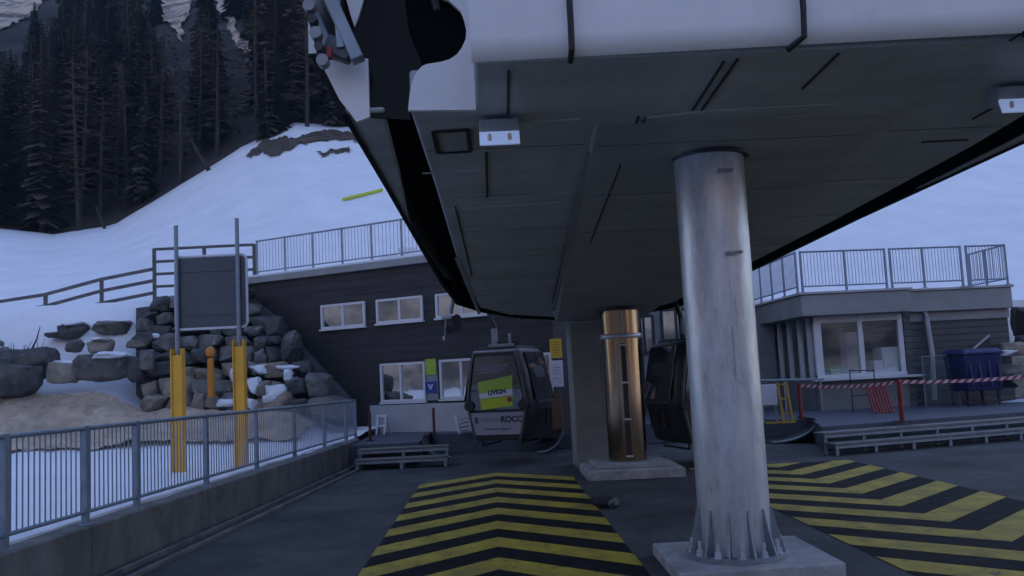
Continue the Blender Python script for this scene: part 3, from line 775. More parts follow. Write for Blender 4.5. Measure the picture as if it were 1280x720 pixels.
# ================================================================== REAR WALL behind the columns, with windows
rb_ = thing('rear_hall', (5, 28, .5), 'pale walled hall with tall windows behind the steel columns', 'building')
MB().slab([(7.602, 27.6), (8.66, 27.6), (8.66, 33), (7.602, 33)], .4, 3.3).build('wall', M_hall, rb_)
MB().slab([(1.2, 27.6), (7.6, 27.6), (7.6, 33), (1.2, 33)], .4, 4.25).build('wall', M_hall, rb_)
for px0, py0, px1, py1 in ((792, 396, 818, 440), (826, 388, 864, 424), (868, 388, 900, 424), (730, 396, 785, 440)):
    a, b = D(px0, py0, 27.6), D(px1, py1, 27.6)
    fo = MB()
    for c_, s_ in ((((a.x + b.x) / 2, a.z), (b.x - a.x, .08)), (((a.x + b.x) / 2, b.z), (b.x - a.x, .08)), ((a.x, (a.z + b.z) / 2), (.08, a.z - b.z)), ((b.x, (a.z + b.z) / 2), (.08, a.z - b.z)), (((a.x + b.x) / 2, (a.z + b.z) / 2), (.07, a.z - b.z - .1))):
        fo.box((c_[0], 27.56, c_[1]), (s_[0], .07, s_[1]))
    fo = fo.build('window', M_dark, rb_)
    MB().box(((a.x + b.x) / 2, 27.585, (a.z + b.z) / 2), (b.x - a.x - .04, .01, a.z - b.z - .04)).build('pane', M_pane, fo)
MB().slab([(1.0, 27.3), (7.65, 27.3), (7.65, 33), (1.0, 33)], 4.253, 4.5).build('roof_slab', M_fasc, rb_)
# ================================================================== KIOSK AND TERRACE (right)
kx0, kx1, ky = 8.68, 11.12, 24.2
zs, zh = D(1020, 474, ky).z, D(1020, 396, ky).z
kk = thing('kiosk', (9.8, 24.2, .5), 'grey ticket kiosk with a wide two pane window under a thick flat roof', 'kiosk')
MB().box(((kx0 + kx1) / 2, ky + .12, (.4 + zs) / 2), (kx1 - kx0, .24, zs - .4)).build('front_wall', M_kiosk, kk, bevel=.01)
MB().box((kx1 + .10, ky + 2.2, (.4 + zh) / 2), (.2, 4.4, zh - .4)).build('side_wall', M_slat, kk)
MB().box(((kx0 + kx1) / 2, ky + 4.3, (.4 + zh) / 2), (kx1 - kx0, .2, zh - .4)).build('back_wall', M_lite, kk)
MB().box(((kx0 + kx1) / 2, ky + 2.3, .53), (kx1 - kx0 - .05, 3.7, .05)).build('floor', M_lite, kk)
MB().box((kx0 + .06, ky + 2.3, (.4 + zs) / 2), (.12, 4.0, zs - .4)).build('side_wall', M_kiosk, kk)
fo = MB(); xm = D(1078, 440, ky).x
for x in (kx0 + .1, xm, kx1 - .08): fo.box((x, ky + .08, (zs + zh) / 2), (.2 if x == kx0 + .1 else .13, .12, zh - zs))
fo.box(((kx0 + kx1) / 2, ky + .081, zh - .09), (kx1 - kx0, .11, .18)); fo.box(((kx0 + kx1) / 2, ky + .079, zs + .05), (kx1 - kx0, .13, .1))
fo = fo.build('window', M_frame, kk, bevel=.006)
for a, b in ((kx0 + .2, xm - .065), (xm + .065, kx1 - .145)): MB().box(((a + b) / 2, ky + .09, (zs + zh) / 2 - .03), (b - a + .02, .012, zh - zs - .22)).build('pane', M_panec, fo)
MB().box(((kx0 + kx1) / 2 + .1, ky - .09, zs - .03), (kx1 - kx0 + .5, .3, .06)).build('counter', M_frame, kk, bevel=.006)
# side openings: slim white posts with glass between
for i, yy in enumerate((24.75, 25.5, 26.4, 27.3)):
    MB().box((kx0 + .05, yy, (zs + zh) / 2), (.10, .16, zh - zs)).build('side_post', M_frame, kk)
for y0_, y1_ in ((24.3, 25.42), (25.58, 26.32), (26.48, 27.22)): MB().box((kx0 + .05, (y0_ + y1_) / 2, (zs + zh) / 2), (.012, y1_ - y0_, zh - zs)).build('side_pane', M_panec, kk)
zf0, zf1 = 3.03, 3.60
rf = MB().slab([(8.25, 23.8), (11.2, 23.8), (11.2, 24.45), (14.35, 24.5), (14.35, 32), (8.25, 32)], zf0, zf1).build('roof', M_fasc, kk, bevel=.02)
MB().slab([(8.2, 23.75), (11.25, 23.75), (11.25, 24.4), (14.4, 24.45), (14.4, 32), (8.2, 32)], zf1 + .003, zf1 + .07).build('roof_edge', M_lite, rf, bevel=.01)
# contents seen through the window
def box_thing(name, c, s, m_, label, cat, extra=None):
    t = thing(name, (c[0], c[1], c[2] - s[2] / 2), label, cat); MB().box(c, s).build('body', m_, t, bevel=.012)
    if extra: extra(t, c, s)
def fr_door(t, c, s):
    MB().box((c[0], c[1] - s[1] / 2 - .012, c[2]), (s[0] * .92, .02, s[2] * .94)).build('door', M_teal, t, bevel=.006)
    MB().box((c[0] + s[0] * .38, c[1] - s[1] / 2 - .04, c[2] + .1), (.03, .03, .25)).build('handle', M_graym, t)
p = D(1112, 450, 24.7); box_thing('fridge', (p.x + .02, 24.75, 1.32), (.66, .6, 1.6), M_teal, 'pale blue white fridge behind the right kiosk pane', 'fridge', fr_door)
p = D(1073, 450, 25.3)
def shelf3(t, c, s):
    for k in range(3): MB().box((c[0], c[1] - s[1] / 2 - .01, c[2] - .3 + k * .3), (s[0] * .8, .02, .2)).build('drawer', M_paper, t, bevel=.005)
box_thing('cabinet', (p.x + .28, 24.7, 1.15), (.42, .5, 1.25), M_paper, 'low white drawer cabinet left of the pale fridge inside the kiosk', 'cabinet', shelf3)
p = D(1062, 440, 25.0)
box_thing('cupboard', (p.x + .08, 25.0, 1.55), (.5, .5, 2.05), M_paper, 'tall white cupboard behind the left kiosk pane', 'cupboard', lambda t, c, s: MB().box((c[0], c[1] - s[1] / 2 - .012, c[2]), (s[0] * .9, .02, s[2] * .95)).build('door', M_lite, t, bevel=.005))
p = D(1041, 465, 24.5)
box_thing('crate', (p.x, 24.5, zs + .12), (.30, .3, .40), M_green, 'green crate on the sill inside the left kiosk pane', 'crate', lambda t, c, s: [MB().box((c[0], c[1] - s[1] / 2 - .008, c[2] - .1 + k * .1), (s[0] * .85, .014, .03)).build('slat', M_lime, t) for k in range(3)])
# grey slatted extension and pipe
ex = thing('extension', (13, 25.4, .5), 'grey slatted extension wall right of the kiosk, under the terrace', 'building')
MB().slab([(11.33, 24.7), (14.3, 24.75), (14.35, 31), (11.33, 31)], .3, zf0 - .003).build('wall', M_slat, ex)
MB().slab([(11.33, 24.63), (14.32, 24.68), (14.32, 24.74), (11.33, 24.69)], zf0 - .25, zf0 - .01).build('trim', M_fasc, ex)
pp = [D(1130, 384, 24.55), D(1148, 384, 24.55), D(1156, 388, 24.55), D(1158, 398, 24.55), D(1165, 440, 24.55), D(1168, 500, 24.55)]
tag(MB().tube(pp, .07, 12).build('drainpipe', M_lite, org=pp[-1]), 'pale drainpipe bending down the wall beside the kiosk', 'pipe')
# terrace railings
TY = 23.95; zt0 = zf1 + .075
tx = [D(x, 357, TY).x for x in (1003, 1060, 1113, 1120, 1163, 1214, 1222, 1275)]
railing([(tx[0], TY, zt0), (tx[-1], TY + .55, zt0), (tx[-1] + .03, 26.6, zt0)],
        'railing', 'blue grey terrace railing over the kiosk roof and grey extension', [(x - tx[0]) * 1.007 for x in tx[:-1]] + [math.hypot(tx[-1] - tx[0], .55)] + [tx[-1] - tx[0] + k for k in (1.1, 2.0)], 1.12, 1.12, .095, low=.16)
railing([(tx[0] - .12, 24.0, zt0), (tx[0] - .12, 31.5, zt0)], 'railing', 'side terrace railing running back above the kiosk door posts', [0, 1.1, 2.2, 3.3, 4.4, 5.5, 6.6, 7.5], 1.12, 1.12, .095, low=.16)

# red posts, tape, red panel, yellow trestle
rp1 = post(1002, 479, 525, 20.9, .045, M_red, 'slim red post holding the left end of the striped tape')
rp2 = post(1128, 474, 527, 18.8, .052, M_red, 'red post in the middle of the striped tape in front of the kiosk')
rp3 = D(1330, 462, 18.4)
tp = MB(); uv = []
pts = []
for a, b in ((rp1, rp2), (rp2, rp3)):
    for i in range(14):
        t_ = i / 14; p = a.lerp(b, t_); p = p + Vector((0, 0, -.05 - .10 * 4 * t_ * (1 - t_) * .6)); pts.append(p)
me = bpy.data.meshes.new('barrier_tape')
vs = []; fs = []
for p in pts: vs += [p + Vector((0, -.06, .035)), p + Vector((0, -.06, -.035))]
fs = [(2 * i, 2 * i + 1, 2 * i + 3, 2 * i + 2) for i in range(len(pts) - 1)]
me.from_pydata(vs, [], fs); me.materials.append(M_tape); ul = me.uv_layers.new(name='UVMap')
acc = [0]
for a, b in zip(pts, pts[1:]): acc.append(acc[-1] + (b - a).length)
for l in me.loops:
    k = l.vertex_index; ul.data[l.index].uv = (acc[k // 2] / .16, .5 * (k % 2))
o = bpy.data.objects.new('barrier_tape', me); C.objects.link(o)
sm = o.modifiers.new('thick', 'SOLIDIFY'); sm.thickness = .003
tag(o, 'red and white striped barrier tape strung past the kiosk', 'tape')
a, b = D(1083, 480, 22.0), D(1114, 513, 22.0)
rd = thing('sled', ((a.x + b.x) / 2, 22, .5), 'red slatted panel leaning under the kiosk window', 'panel')
zt = a.z
for k in range(7):
    x = lerp(a.x + .03, b.x - .06, k / 6)
    MB().bar((x + .05, 21.85, .51), (x, 22.15, zt), .055, .03).build('slat', M_red, rd)
for f_ in (.12, .88): MB().bar((a.x + .05 * (1 - f_), 21.87 + .28 * f_, lerp(.51, zt, f_)), (b.x - .03, 21.87 + .28 * f_, lerp(.51, zt, f_)), .05, .03).build('crossbar', M_red, rd)
a = D(977, 478, 20.2)
yt = thing('trestle', (a.x, 20.2, .5), 'yellow steel trestle beside the front steel column', 'trestle')
for dx in (-.10, .10):
    MB().bar((a.x + dx + .05, 20.1, .5), (a.x + dx, 20.2, a.z), .05).build('leg', M_ydull, yt)
MB().bar((a.x - .45, 20.1, .53), (a.x + .22, 20.1, .53), .05).build('foot', M_ydull, yt)
for f_ in (.25, .6, .95): MB().bar((a.x - .10, 20.17, lerp(.5, a.z, f_)), (a.x + .13, 20.17, lerp(.5, a.z, f_)), .04).build('rung', M_ydull, yt)
a, b = D(950, 481, 20.5), D(972, 506, 20.5)
wb = thing('white_board', ((a.x + b.x) / 2, 20.5, .5), 'plain white board between the front column and the yellow trestle', 'board')
MB().box(((a.x + b.x) / 2, 20.5, (a.z + b.z) / 2), (b.x - a.x, .03, a.z - b.z)).build('panel', M_paper, wb, bevel=.008)
for x in (a.x + .04, b.x - .04): MB().box((x, 20.53, (.5 + a.z) / 2), (.035, .03, a.z - .5)).build('leg', M_graym, wb)
a, b = D(930, 476, 23.6), D(1030, 474, 23.6)
hr = thing('handrail', (a.x, 23.6, .5), 'grey handrail crossing in front of the kiosk side posts', 'handrail')
MB().tube([a, b], .03, 8).build('rail', M_graym, hr)
for f_ in (0, .5, .95): p = a.lerp(b, f_); MB().tube([(p.x, 23.6, .5), p], .025, 8).build('upright', M_graym, hr)
# chair back in front of the window
a, b = D(1062, 463, 22.8), D(1092, 463, 22.8)
sr = thing('wire_rack', ((a.x + b.x) / 2, 22.8, .5), 'thin dark wire rack standing under the kiosk window', 'rack')
for x in (a.x, b.x): MB().tube([(x, 22.8, .5), (x, 22.8, a.z)], .016, 6).build('upright', M_dark, sr)
for f_ in (.4, 1.0): MB().tube([(a.x, 22.8, lerp(.5, a.z, f_)), (b.x, 22.8, lerp(.5, b.z, f_))], .016, 6).build('crossbar', M_dark, sr)

# mesh panel, blue container, rocks at right
wf = thing('mesh_panel', (D(1172, 497, 23.6).x, 23.6, .5), 'grey wire mesh fence panel left of the blue container', 'fence')
a, b = D(1152, 446, 23.6), D(1195, 499, 23.6)
MB().tube([(a.x, 23.6, .5), (a.x, 23.6, a.z), (b.x + .1, 23.6, a.z + .02), (b.x + .1, 23.6, .5)], .022, 8).build('frame', M_graym, wf)
mb = MB()
for k in range(1, 16): x = lerp(a.x, b.x + .1, k / 16); mb.tube([(x, 23.6, .55), (x, 23.6, a.z)], .004, 4, cap=False)
for k in range(1, 20): z = lerp(.55, a.z, k / 20); mb.tube([(a.x, 23.6, z), (b.x + .1, 23.6, z)], .004, 4, cap=False)
mb.build('mesh', M_graym, wf)
a, b = D(1194, 437, 23.2), D(1246, 487, 23.2)
bb = thing('container', ((a.x + b.x) / 2, 23.2, .5), 'dark blue lidded container on a low steel frame at the right', 'container')
MB().loft([[(a.x + .06, 22.9, b.z), (b.x - .02, 22.9, b.z), (b.x - .02, 23.8, b.z), (a.x + .06, 23.8, b.z)], [(a.x, 22.8, a.z - .16), (b.x, 22.8, a.z - .16), (b.x, 23.9, a.z - .16), (a.x, 23.9, a.z - .16)]]).build('body', M_blue, bb, bevel=.03)
MB().loft([[(a.x - .03, 22.77, a.z - .157), (b.x + .03, 22.77, a.z - .157), (b.x + .03, 23.93, a.z - .157), (a.x - .03, 23.93, a.z - .157)], [(a.x - .03, 22.77, a.z - .09), (b.x + .03, 22.77, a.z - .09), (b.x + .03, 23.93, a.z - .09), (a.x - .03, 23.93, a.z - .09)], [(a.x + .08, 22.9, a.z), (b.x - .08, 22.9, a.z), (b.x - .08, 23.8, a.z), (a.x + .08, 23.8, a.z)]]).build('lid', M_blue, bb, bevel=.02)
for k in range(4): MB().box((lerp(a.x + .15, b.x - .1, k / 3), 22.82, (a.z + b.z) / 2 - .05), (.05, .05, a.z - b.z - .35), rx=-.09).build('rib', M_blue, bb, bevel=.01)
for x in (a.x + .1, (a.x + b.x) / 2, b.x - .1):
    for y in (22.95, 23.75): MB().box((x, y, (.5 + b.z) / 2), (.05, .05, b.z - .5)).build('leg', M_dark, bb)
MB().box(((a.x + b.x) / 2, 22.95, .6), (b.x - a.x, .04, .04)).build('frame', M_dark, bb); MB().box(((a.x + b.x) / 2, 23.75, .6), (b.x - a.x, .04, .04)).build('frame', M_dark, bb)
P3 = [D(1217, 436, 24.4), D(1237, 420, 24.4), D(1239, 437, 24.4)]
tb = thing('leaning_board', P3[0], 'dark triangular board sticking up behind the blue container', 'board')
MB().extr(P3, (0, .05, 0)).build('panel', M_dark, tb); MB().bar(P3[0] + Vector((-.02, -.02, .0)), P3[1] + Vector((-.02, -.02, .02)), .05).build('edge', M_lite, tb)
# earth and snow at far right
def Hr(x, y): return .45 + sstep(15.0, 17.2, x + .25 * (y - 24) + .3 * fbm(x, y, .5)) * (1.15 + .09 * max(0, y - 24)) + .10 * fbm(x, y, 1.2) + .26 * max(0, x - 17.5)
mb = MB(); grid(mb, rng(14.7, 40, 70), rng(23.9, 34, 30), lambda x, y: Hr(x, y)); struct(mb, 'earth_slope', M_earth)
mb = MB(); grid(mb, rng(13.4, 40, 60), rng(21.6, 24.6, 14), lambda x, y: .46 + .10 * fbm(x, y, .7) + .08 * sstep(13.4, 15, x) * sstep(21.6, 22.4, y)); struct(mb, 'snow_bank', M_snowtop)
for i, (px, py, hx, hy, Y, m_, lab) in enumerate(((1277, 402, 10, 22, 25.5, M_rockd, 'dark boulder behind the end of the grey extension at the right edge'), (1262, 436, 20, 10, 24.6, M_rock2, 'tan flat boulder right of the blue container'), (1268, 462, 22, 8, 24.2, M_rock, 'grey low boulder right of the blue container'), (1285, 428, 14, 12, 24.8, M_rockd, 'dark boulder above the tan flat one at the right edge'), (1256, 479, 8, 7, 23.6, M_rockd, 'small dark stone at the foot of the blue container'))):
    p = D(px, py, Y); k = Y / FPX
    tag(stone(MB(), p, (hx * k, .45, hy * k), i + 150).build('boulder', m_, org=p, ang=1.2), lab, 'boulder', 'boulders at the right edge')
for i, (px, py, hx, hy, Y) in enumerate(((1258, 441, 11, 5, 24.1),)):
    p = D(px, py, Y); k = Y / FPX
    tag(stone(MB(), p, (hx * k, .3, hy * k), i + 170, 3, .4).build('snow_patch', M_snowtop, org=p, ang=1.5), 'patch of snow on the rocks right of the blue container', 'snow')

# ================================================================== STEPS
def steps(origin, rot, length, label, nleg):
    t = thing('steps', origin, label, 'steps'); o = Vector(origin); cr_, sr_ = math.cos(rot), math.sin(rot)
    T = lambda u, v, z: o + Vector((cr_ * u - sr_ * v, sr_ * u + cr_ * v, z))
    for k, (v, z) in enumerate(((.12, .21), (.46, .40))):
        for j in range(3): MB().bar(T(0, v - .12 + j * .125, z), T(length, v - .12 + j * .125, z), .112, .045).build('plank', M_wood, t, bevel=.006)
        mb = MB(); mb.bar(T(0, v - .17, z - .055), T(length, v - .17, z - .055), .03, .05); mb.build('front_rail', M_graym, t)
    for i in range(nleg):
        u = .05 + (length - .1) * i / (nleg - 1)
        MB().bar(T(u, -.02, 0), T(u, -.02, .185), .06).build('leg', M_graym, t); MB().bar(T(u, .33, 0), T(u, .33, .375), .06).build('leg', M_graym, t)
    return t
steps((6.52, 17.62, 0), A, 7.2, 'long open wooden two step stair up to the right platform', 9)
steps((-3.04, 19.6, 0), R(-2), 1.98, 'short open wooden two step stair at the end of the left wall', 3)

# curved guide plates where the cabin channel runs between the platforms
def guide(top, bot, label, back=1.3):
    t = thing('guide_plate', (top[0], top[1], 0), label, 'guide plate'); sx = bot[0] - top[0]; h = top[2]
    arc = [Vector((top[0] + sx * (1 - math.cos(a)), top[1] + .02 + .5 * (1 - math.cos(a)) * .8, h * (1 - math.sin(a)) + .03)) for a in [PI / 2 * i / 10 for i in range(11)]]
    MB().loft([[p, p + Vector((0, back, 0)), p + Vector((0, back, -.02)), p + Vector((0, 0, -.02))] for p in arc]).build('plate', M_dark, t)
    MB().tube(arc, .028, 8).build('rim', M_graym, t)
guide((-1.72, 21.0, .52), (-1.1, 21.5, 0), 'curved dark guide plate with a pale rim, at the left platform edge')
guide((1.52, 21.0, .52), (.95, 21.5, 0), 'curved dark guide plate with a pale rim, right of the front cabin')
guide((7.22, 20.4, .52), (6.3, 19.9, 0), 'curved dark guide plate with a pale rim, left of the long stair')

# ================================================================== STATION HULL
OUT = [(-1.10, 6.95), (-1.0, 9), (-.90, 11.3), (-.78, 14), (-.62, 16.2), (-.16, 17.3), (.5, 18.2), (1.4, 18.8), (2.3, 18.9), (3.1, 18.5), (3.75, 17.7), (4.02, 16), (4.25, 14.2), (4.7, 11.2), (5.2, 8.5), (5.55, 6.95)]
INN = [(-.04, 6.10), (-.04, 6.95), (-.56, 6.97), (-.50, 9.1), (-.44, 12.2), (-.34, 14.8), (-.20, 16.7), (.35, 17.7), (1.4, 18.4), (2.3, 18.5), (2.9, 18.1), (3.5, 17.2), (3.7, 16), (3.95, 14.2), (4.4, 11.2), (4.72, 8.5), (4.8, 6.95), (4.75, 6.10)]
hull = thing('lift_station', (2.3, 12, 3), 'huge grey and white gondola lift station carried on the steel columns', 'lift station')
zf = lambda dz: (lambda x, y: zu(y) + dz)
MB().slab(INN, zf(0), zf(.35)).build('underside', M_under, hull, bevel=.03)
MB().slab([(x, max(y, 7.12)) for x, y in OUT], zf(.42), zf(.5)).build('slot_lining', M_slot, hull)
# outer skirt: flared shell
cxy = Vector((2.25, 12.5))
def off(P, d):
    r_ = []
    for i, p in enumerate(P):
        a = Vector(P[max(0, i - 1)]); b = Vector(P[min(len(P) - 1, i + 1)]); tg = (b - a).normalized(); nn = Vector((-tg.y, tg.x))
        if nn.dot(Vector(p) - cxy) < 0: nn = -nn
        r_.append((p[0] + nn.x * d, p[1] + (nn.y * d if 0 < i < len(P) - 1 else 0)))
    return r_
o0, o1, o2 = OUT, off(OUT, .24), off(OUT, .22)
def skirt(mb, lo, hi, dlo, dhi, th):
    li, hi_i = off(lo, -th), off(hi, -th)
    rings = [[(a[0], a[1], zu(a[1]) + dlo), (b[0], b[1], zu(b[1]) + dhi), (d_[0], d_[1], zu(d_[1]) + dhi), (c_[0], c_[1], zu(c_[1]) + dlo)] for a, b, c_, d_ in zip(lo, hi, li, hi_i)]
    mb.loft(rings)
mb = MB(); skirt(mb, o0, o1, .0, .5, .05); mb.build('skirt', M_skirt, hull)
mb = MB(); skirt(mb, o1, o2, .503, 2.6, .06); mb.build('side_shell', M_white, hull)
# outer strip beside the slot at the front left and right
MB().slab([(-1.09, 6.96), (-.76, 6.96), (-.80, 8.4), (-.90, 10.6), (-.97, 9)], zf(.012), zf(.055)).build('outer_strip', M_under, hull, bevel=.03)
MB().slab([(5.54, 6.96), (5.2, 6.96), (5.1, 8.4), (4.86, 10.2), (5.17, 8.5)], zf(.012), zf(.055)).build('outer_strip', M_under, hull, bevel=.03)
# top deck and main body
MB().slab([(p[0], p[1]) for p in off(OUT, .45)], zf(2.55), zf(2.75)).build('roof', M_white, hull, bevel=.05)
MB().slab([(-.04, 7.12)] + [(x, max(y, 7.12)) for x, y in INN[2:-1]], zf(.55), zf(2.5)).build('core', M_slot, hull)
# white front fascia, slightly raked, with a rounded lower lip
fz = zu(6.1)
prof = [(6.10, fz + .0), (6.06, fz + .06), (6.04, fz + .15), (6.0, fz + 1.2), (5.98, fz + 2.5), (6.25, fz + 2.7), (6.95, fz + 2.7), (6.95, fz + .36), (6.10, fz + .36 - .3)]
prof = [(6.11, fz + .004), (6.05, fz + .05), (6.03, fz + .15), (5.99, fz + 1.3), (6.0, fz + 2.5), (6.25, fz + 2.7), (6.93, fz + 2.7), (6.93, fz + .37), (6.11, fz + .37)]
skew = lambda x: -.035 * x
MB().loft([[(x, y + (skew(x) if y < 6.3 else 0), z) for y, z in prof] for x in (-.05, 4.76)]).build('front_fascia', M_white, hull, ang=.9)
# left wing front
def wing(poly, Y, th, m_, name, label=None): return MB().extr([D(x, y, Y) for x, y in poly], (0, th, 0)).build(name, m_, hull, label=label)
def wing_m(poly, Y, th, m_, name):
    pts = [D(x, y, Y) for x, y in poly]; pts = [Vector((4.7 - p.x - .04 if False else 4.72 - p.x, p.y, p.z)) for p in pts]
    return MB().extr(pts, (0, th, 0)).build(name, m_, hull)
notch = [(540, -160), (540, -8), (560, 0), (576, 14), (580, 24), (583, 38), (582, 49), (577, 60), (571, 68), (562, 74), (552, 77), (540, 79), (533, 80), (527, 83), (522, 88), (518, 95), (514, 106), (512, 118), (510, 138)]
wing([(595, 137), (593, 80), (586, -160)] + notch, 6.93, .05, M_white, 'front_panel')
wing([(400, 76), (460, 73), (462, 146), (446, 152), (424, 124)], 6.93, .05, M_white, 'front_panel')
wing([(420, -160), (478, -160), (455, -4), (449, 18), (443, 33), (438, 18), (432, -4)], 6.95, .04, M_white, 'front_panel')
wing([(404, 71), (455, -160), (520, -160), (505, -10), (511, 40), (527, 79), (519, 96), (513, 120), (513, 150), (459, 146), (459, 74)], 6.99, .03, M_band, 'glossy_panel')
wing([(498, -160), (590, -160), (590, 84), (522, 84), (506, 40), (500, 0)], 7.04, .05, M_slot, 'recess')
MB().tube([D(541, -60, 6.88), D(543, 0, 6.88), D(546, 13, 6.88)], .03, 8).build('drip_strip', M_rub, hull)
# seams, hatch, cover strips
def strip(a, b, m_, name, wd=.022, dz=-.006, th=.012):
    p, q = U(*a, 0), U(*b, 0); MB().bar(p + Vector((0, 0, dz)), q + Vector((0, 0, dz)), wd, th).build(name, m_, hull)
for a, b in (((636, 88), (635, 141)), ((608, 190), (609, 246))): strip(a, b, M_rub, 'seam_strip')
for a, b in (((866, 137), (905, 76)), ((877, 137), (922, 73)), ((783, 182), (798, 145)), ((788, 186), (807, 146)), ((569, 258), (590, 345)), ((1003, 110), (1048, 66)), ((1262, 50), (1282, 38)), ((1216, 148), (1243, 133)), ((1152, 177), (1210, 174))): strip(a, b, M_rub, 'seam_strip', .018)
for a, b in (((598, 156), (725, 148)), ((805, 147), (880, 138)), ((880, 138), (1046, 129)), ((765, 186), (840, 181)), ((935, 170), (1004, 165)), ((528, 216), (606, 212)), ((640, 245), (715, 240)), ((555, 262), (700, 252))): strip(a, b, M_joint, 'panel_joint', .022)
hp = [U(542, 164), U(585, 161), U(588, 188), U(548, 190)]
mb = MB()
for a, b in zip(hp, hp[1:] + hp[:1]): mb.bar(a + Vector((0, 0, -.01)), b + Vector((0, 0, -.01)), .04, .02)
mb.build('hatch_frame', M_rub, hull)
MB().add([p + Vector((0, 0, -.008)) for p in hp], [(0, 1, 2, 3)]).build('hatch', M_under2, hull)
for px in (711, 997, 1290):
    p = D(px, 0, 5.98); y = 5.97 + skew(p.x)
    b = D(px, 64 if px == 997 else 82, y - .03)
    MB().tube([(p.x, y, fz + 2.6), (p.x, y - .005, fz + .2), (p.x, y + .02, fz + .02), (p.x + (-.07 if px > 900 else .0), y + .16, fz - .02)], .022, 8).build('drip_strip', M_rub, hull)
# central girder under the hull: its left face shows as a pale slanting strip
MB().prism([(.93, 7.4, zu(7.4) + .01), (1.2, 17.7, zu(17.7) + .01), (3.1, 17.7, zu(17.7) + .01), (3.6, 7.4, zu(7.4) + .01)],
           [(.97, 7.4, zu(7.4) - .012), (1.28, 17.7, zu(17.7) - .20), (3.0, 17.7, zu(17.7) - .20), (3.56, 7.4, zu(7.4) - .012)]).build('girder', M_under2, hull, bevel=.02)
strip((737, 188), (690, 378), M_rub, 'seam_strip', .02)
strip((775, 196), (735, 302), M_rub, 'seam_strip', .014, dz=-.08)
MB().bar(U(738, 190, -.014), U(692, 388, -.19), .07, .012).build('girder_edge', M_seam, hull)
MB().bar(U(571, 322, -.005), U(599, 392, -.005), .06, .02).build('slot_edge', M_seam, hull)
for Y in (7.9, 9.4, 10.9, 12.4, 13.9, 15.4):
    xl = -.50 + (Y - 9) * .03; xr = 4.72 - (Y - 8.5) * .12
    MB().bar((xl + .03, Y, zu(Y) - .001), (.90 + (Y - 8) * .03, Y, zu(Y) - .001), .006, .004).build('seam', M_sline, hull)
    MB().bar((3.62 - (Y - 8) * .06, Y, zu(Y) - .001), (xr - .03, Y, zu(Y) - .001), .006, .004).build('seam', M_sline, hull)
    zg = zu(Y) - .012 - .188 * (Y - 7.4) / 10.3
    MB().bar((1.02 + (Y - 7.4) * .025, Y, zg - .001), (3.5 - (Y - 7.4) * .054, Y, zg - .001), .006, .004).build('seam', M_sline, hull)
# floodlights under the hull
def flood(px, py, label):
    p = U(px, py - 18); t = thing('floodlight', p, label, 'floodlight', 'floodlights under the lift station')
    c = p + Vector((0, .02, -.11)); k = p.y / 8.0; wd = .36 * k
    MB().box(c + Vector((0, .05, .02)), (wd, .20, .17), rx=.25).build('housing', M_graym, t, bevel=.012)
    for s_ in (-1, 1):
        MB().box(c + Vector((s_ * wd * .42, .02, .11)), (.05, .05, .10)).build('bracket', M_seam, t)
    g = MB().box(c + Vector((0, -.065, -.085)), (wd, .02, .115), rx=-.30).build('glass', M_lampg, t)
    for s_ in (-1, 1): MB().lathe(c + Vector((s_ * wd * .25, -.082, -.11)), [(.012, 0), (.017, .012), (.017, .045), (.012, .057)], 10).build('bulb', M_bulb, t)
flood(623, 163, 'floodlight with glass tinted as reflected sky under the front left of the station')
flood(1268, 122, 'floodlight with glass tinted as reflected sky under the front right of the station')
# small bits at the rear of the underside
t = thing('lamp_pole', D(652, 390, 18.2), 'thin pale vertical rod hanging at the rear of the underside', 'rod'); MB().tube([D(652, 345, 18.2), D(653, 388, 18.2)], .025, 8).build('rod', M_seam, t); MB().box(D(653, 388, 18.2), (.08, .08, .05)).build('end_cap', M_seam, t)
MB().box(D(648, 398, 18.9), (.05, .05, .05)).build('rear_bracket', M_seam, hull)

# guide arm with rollers at the upper left of the station mouth
ga = thing('sheave_assembly', D(420, 40, 6.7), 'grey slanting sheave arm with rollers at the upper left of the station mouth', 'machinery')
MB().bar(D(386, -60, 6.7), D(448, 76, 6.7), .10, .14, up=(0, 1, 0)).build('beam', M_graym, ga, bevel=.01)
MB().bar(D(360, -60, 6.8), D(415, 66, 6.8), .07, .10, up=(0, 1, 0)).build('beam', M_graym, ga, bevel=.01)
for k in range(6):
    p = D(383 + k * 4.2, -8 + k * 17, 6.6); MB().tube([p + Vector((0, -.05, 0)), p + Vector((0, .05, 0))], .045 if k % 2 else .035, 14).build('roller', M_seam if k % 2 else M_dark, ga)
MB().bar(D(372, -40, 6.6), D(402, 78, 6.6), .03, .04, up=(0, 1, 0)).build('roller_bar', M_dark, ga)
MB().box(D(424, 62, 6.72), (.22, .12, .16), ry=.4).build('gearbox', M_board, ga, bevel=.02)
MB().box(D(412, 66, 6.60), (.045, .05, .10), ry=.1).build('latch', M_red, ga, bevel=.01)
mb = MB().bar(D(415, -60, 6.66), D(426, 60, 6.66), .05, .05, up=(0, 1, 0)); mb.build('strut', M_graym, ga)

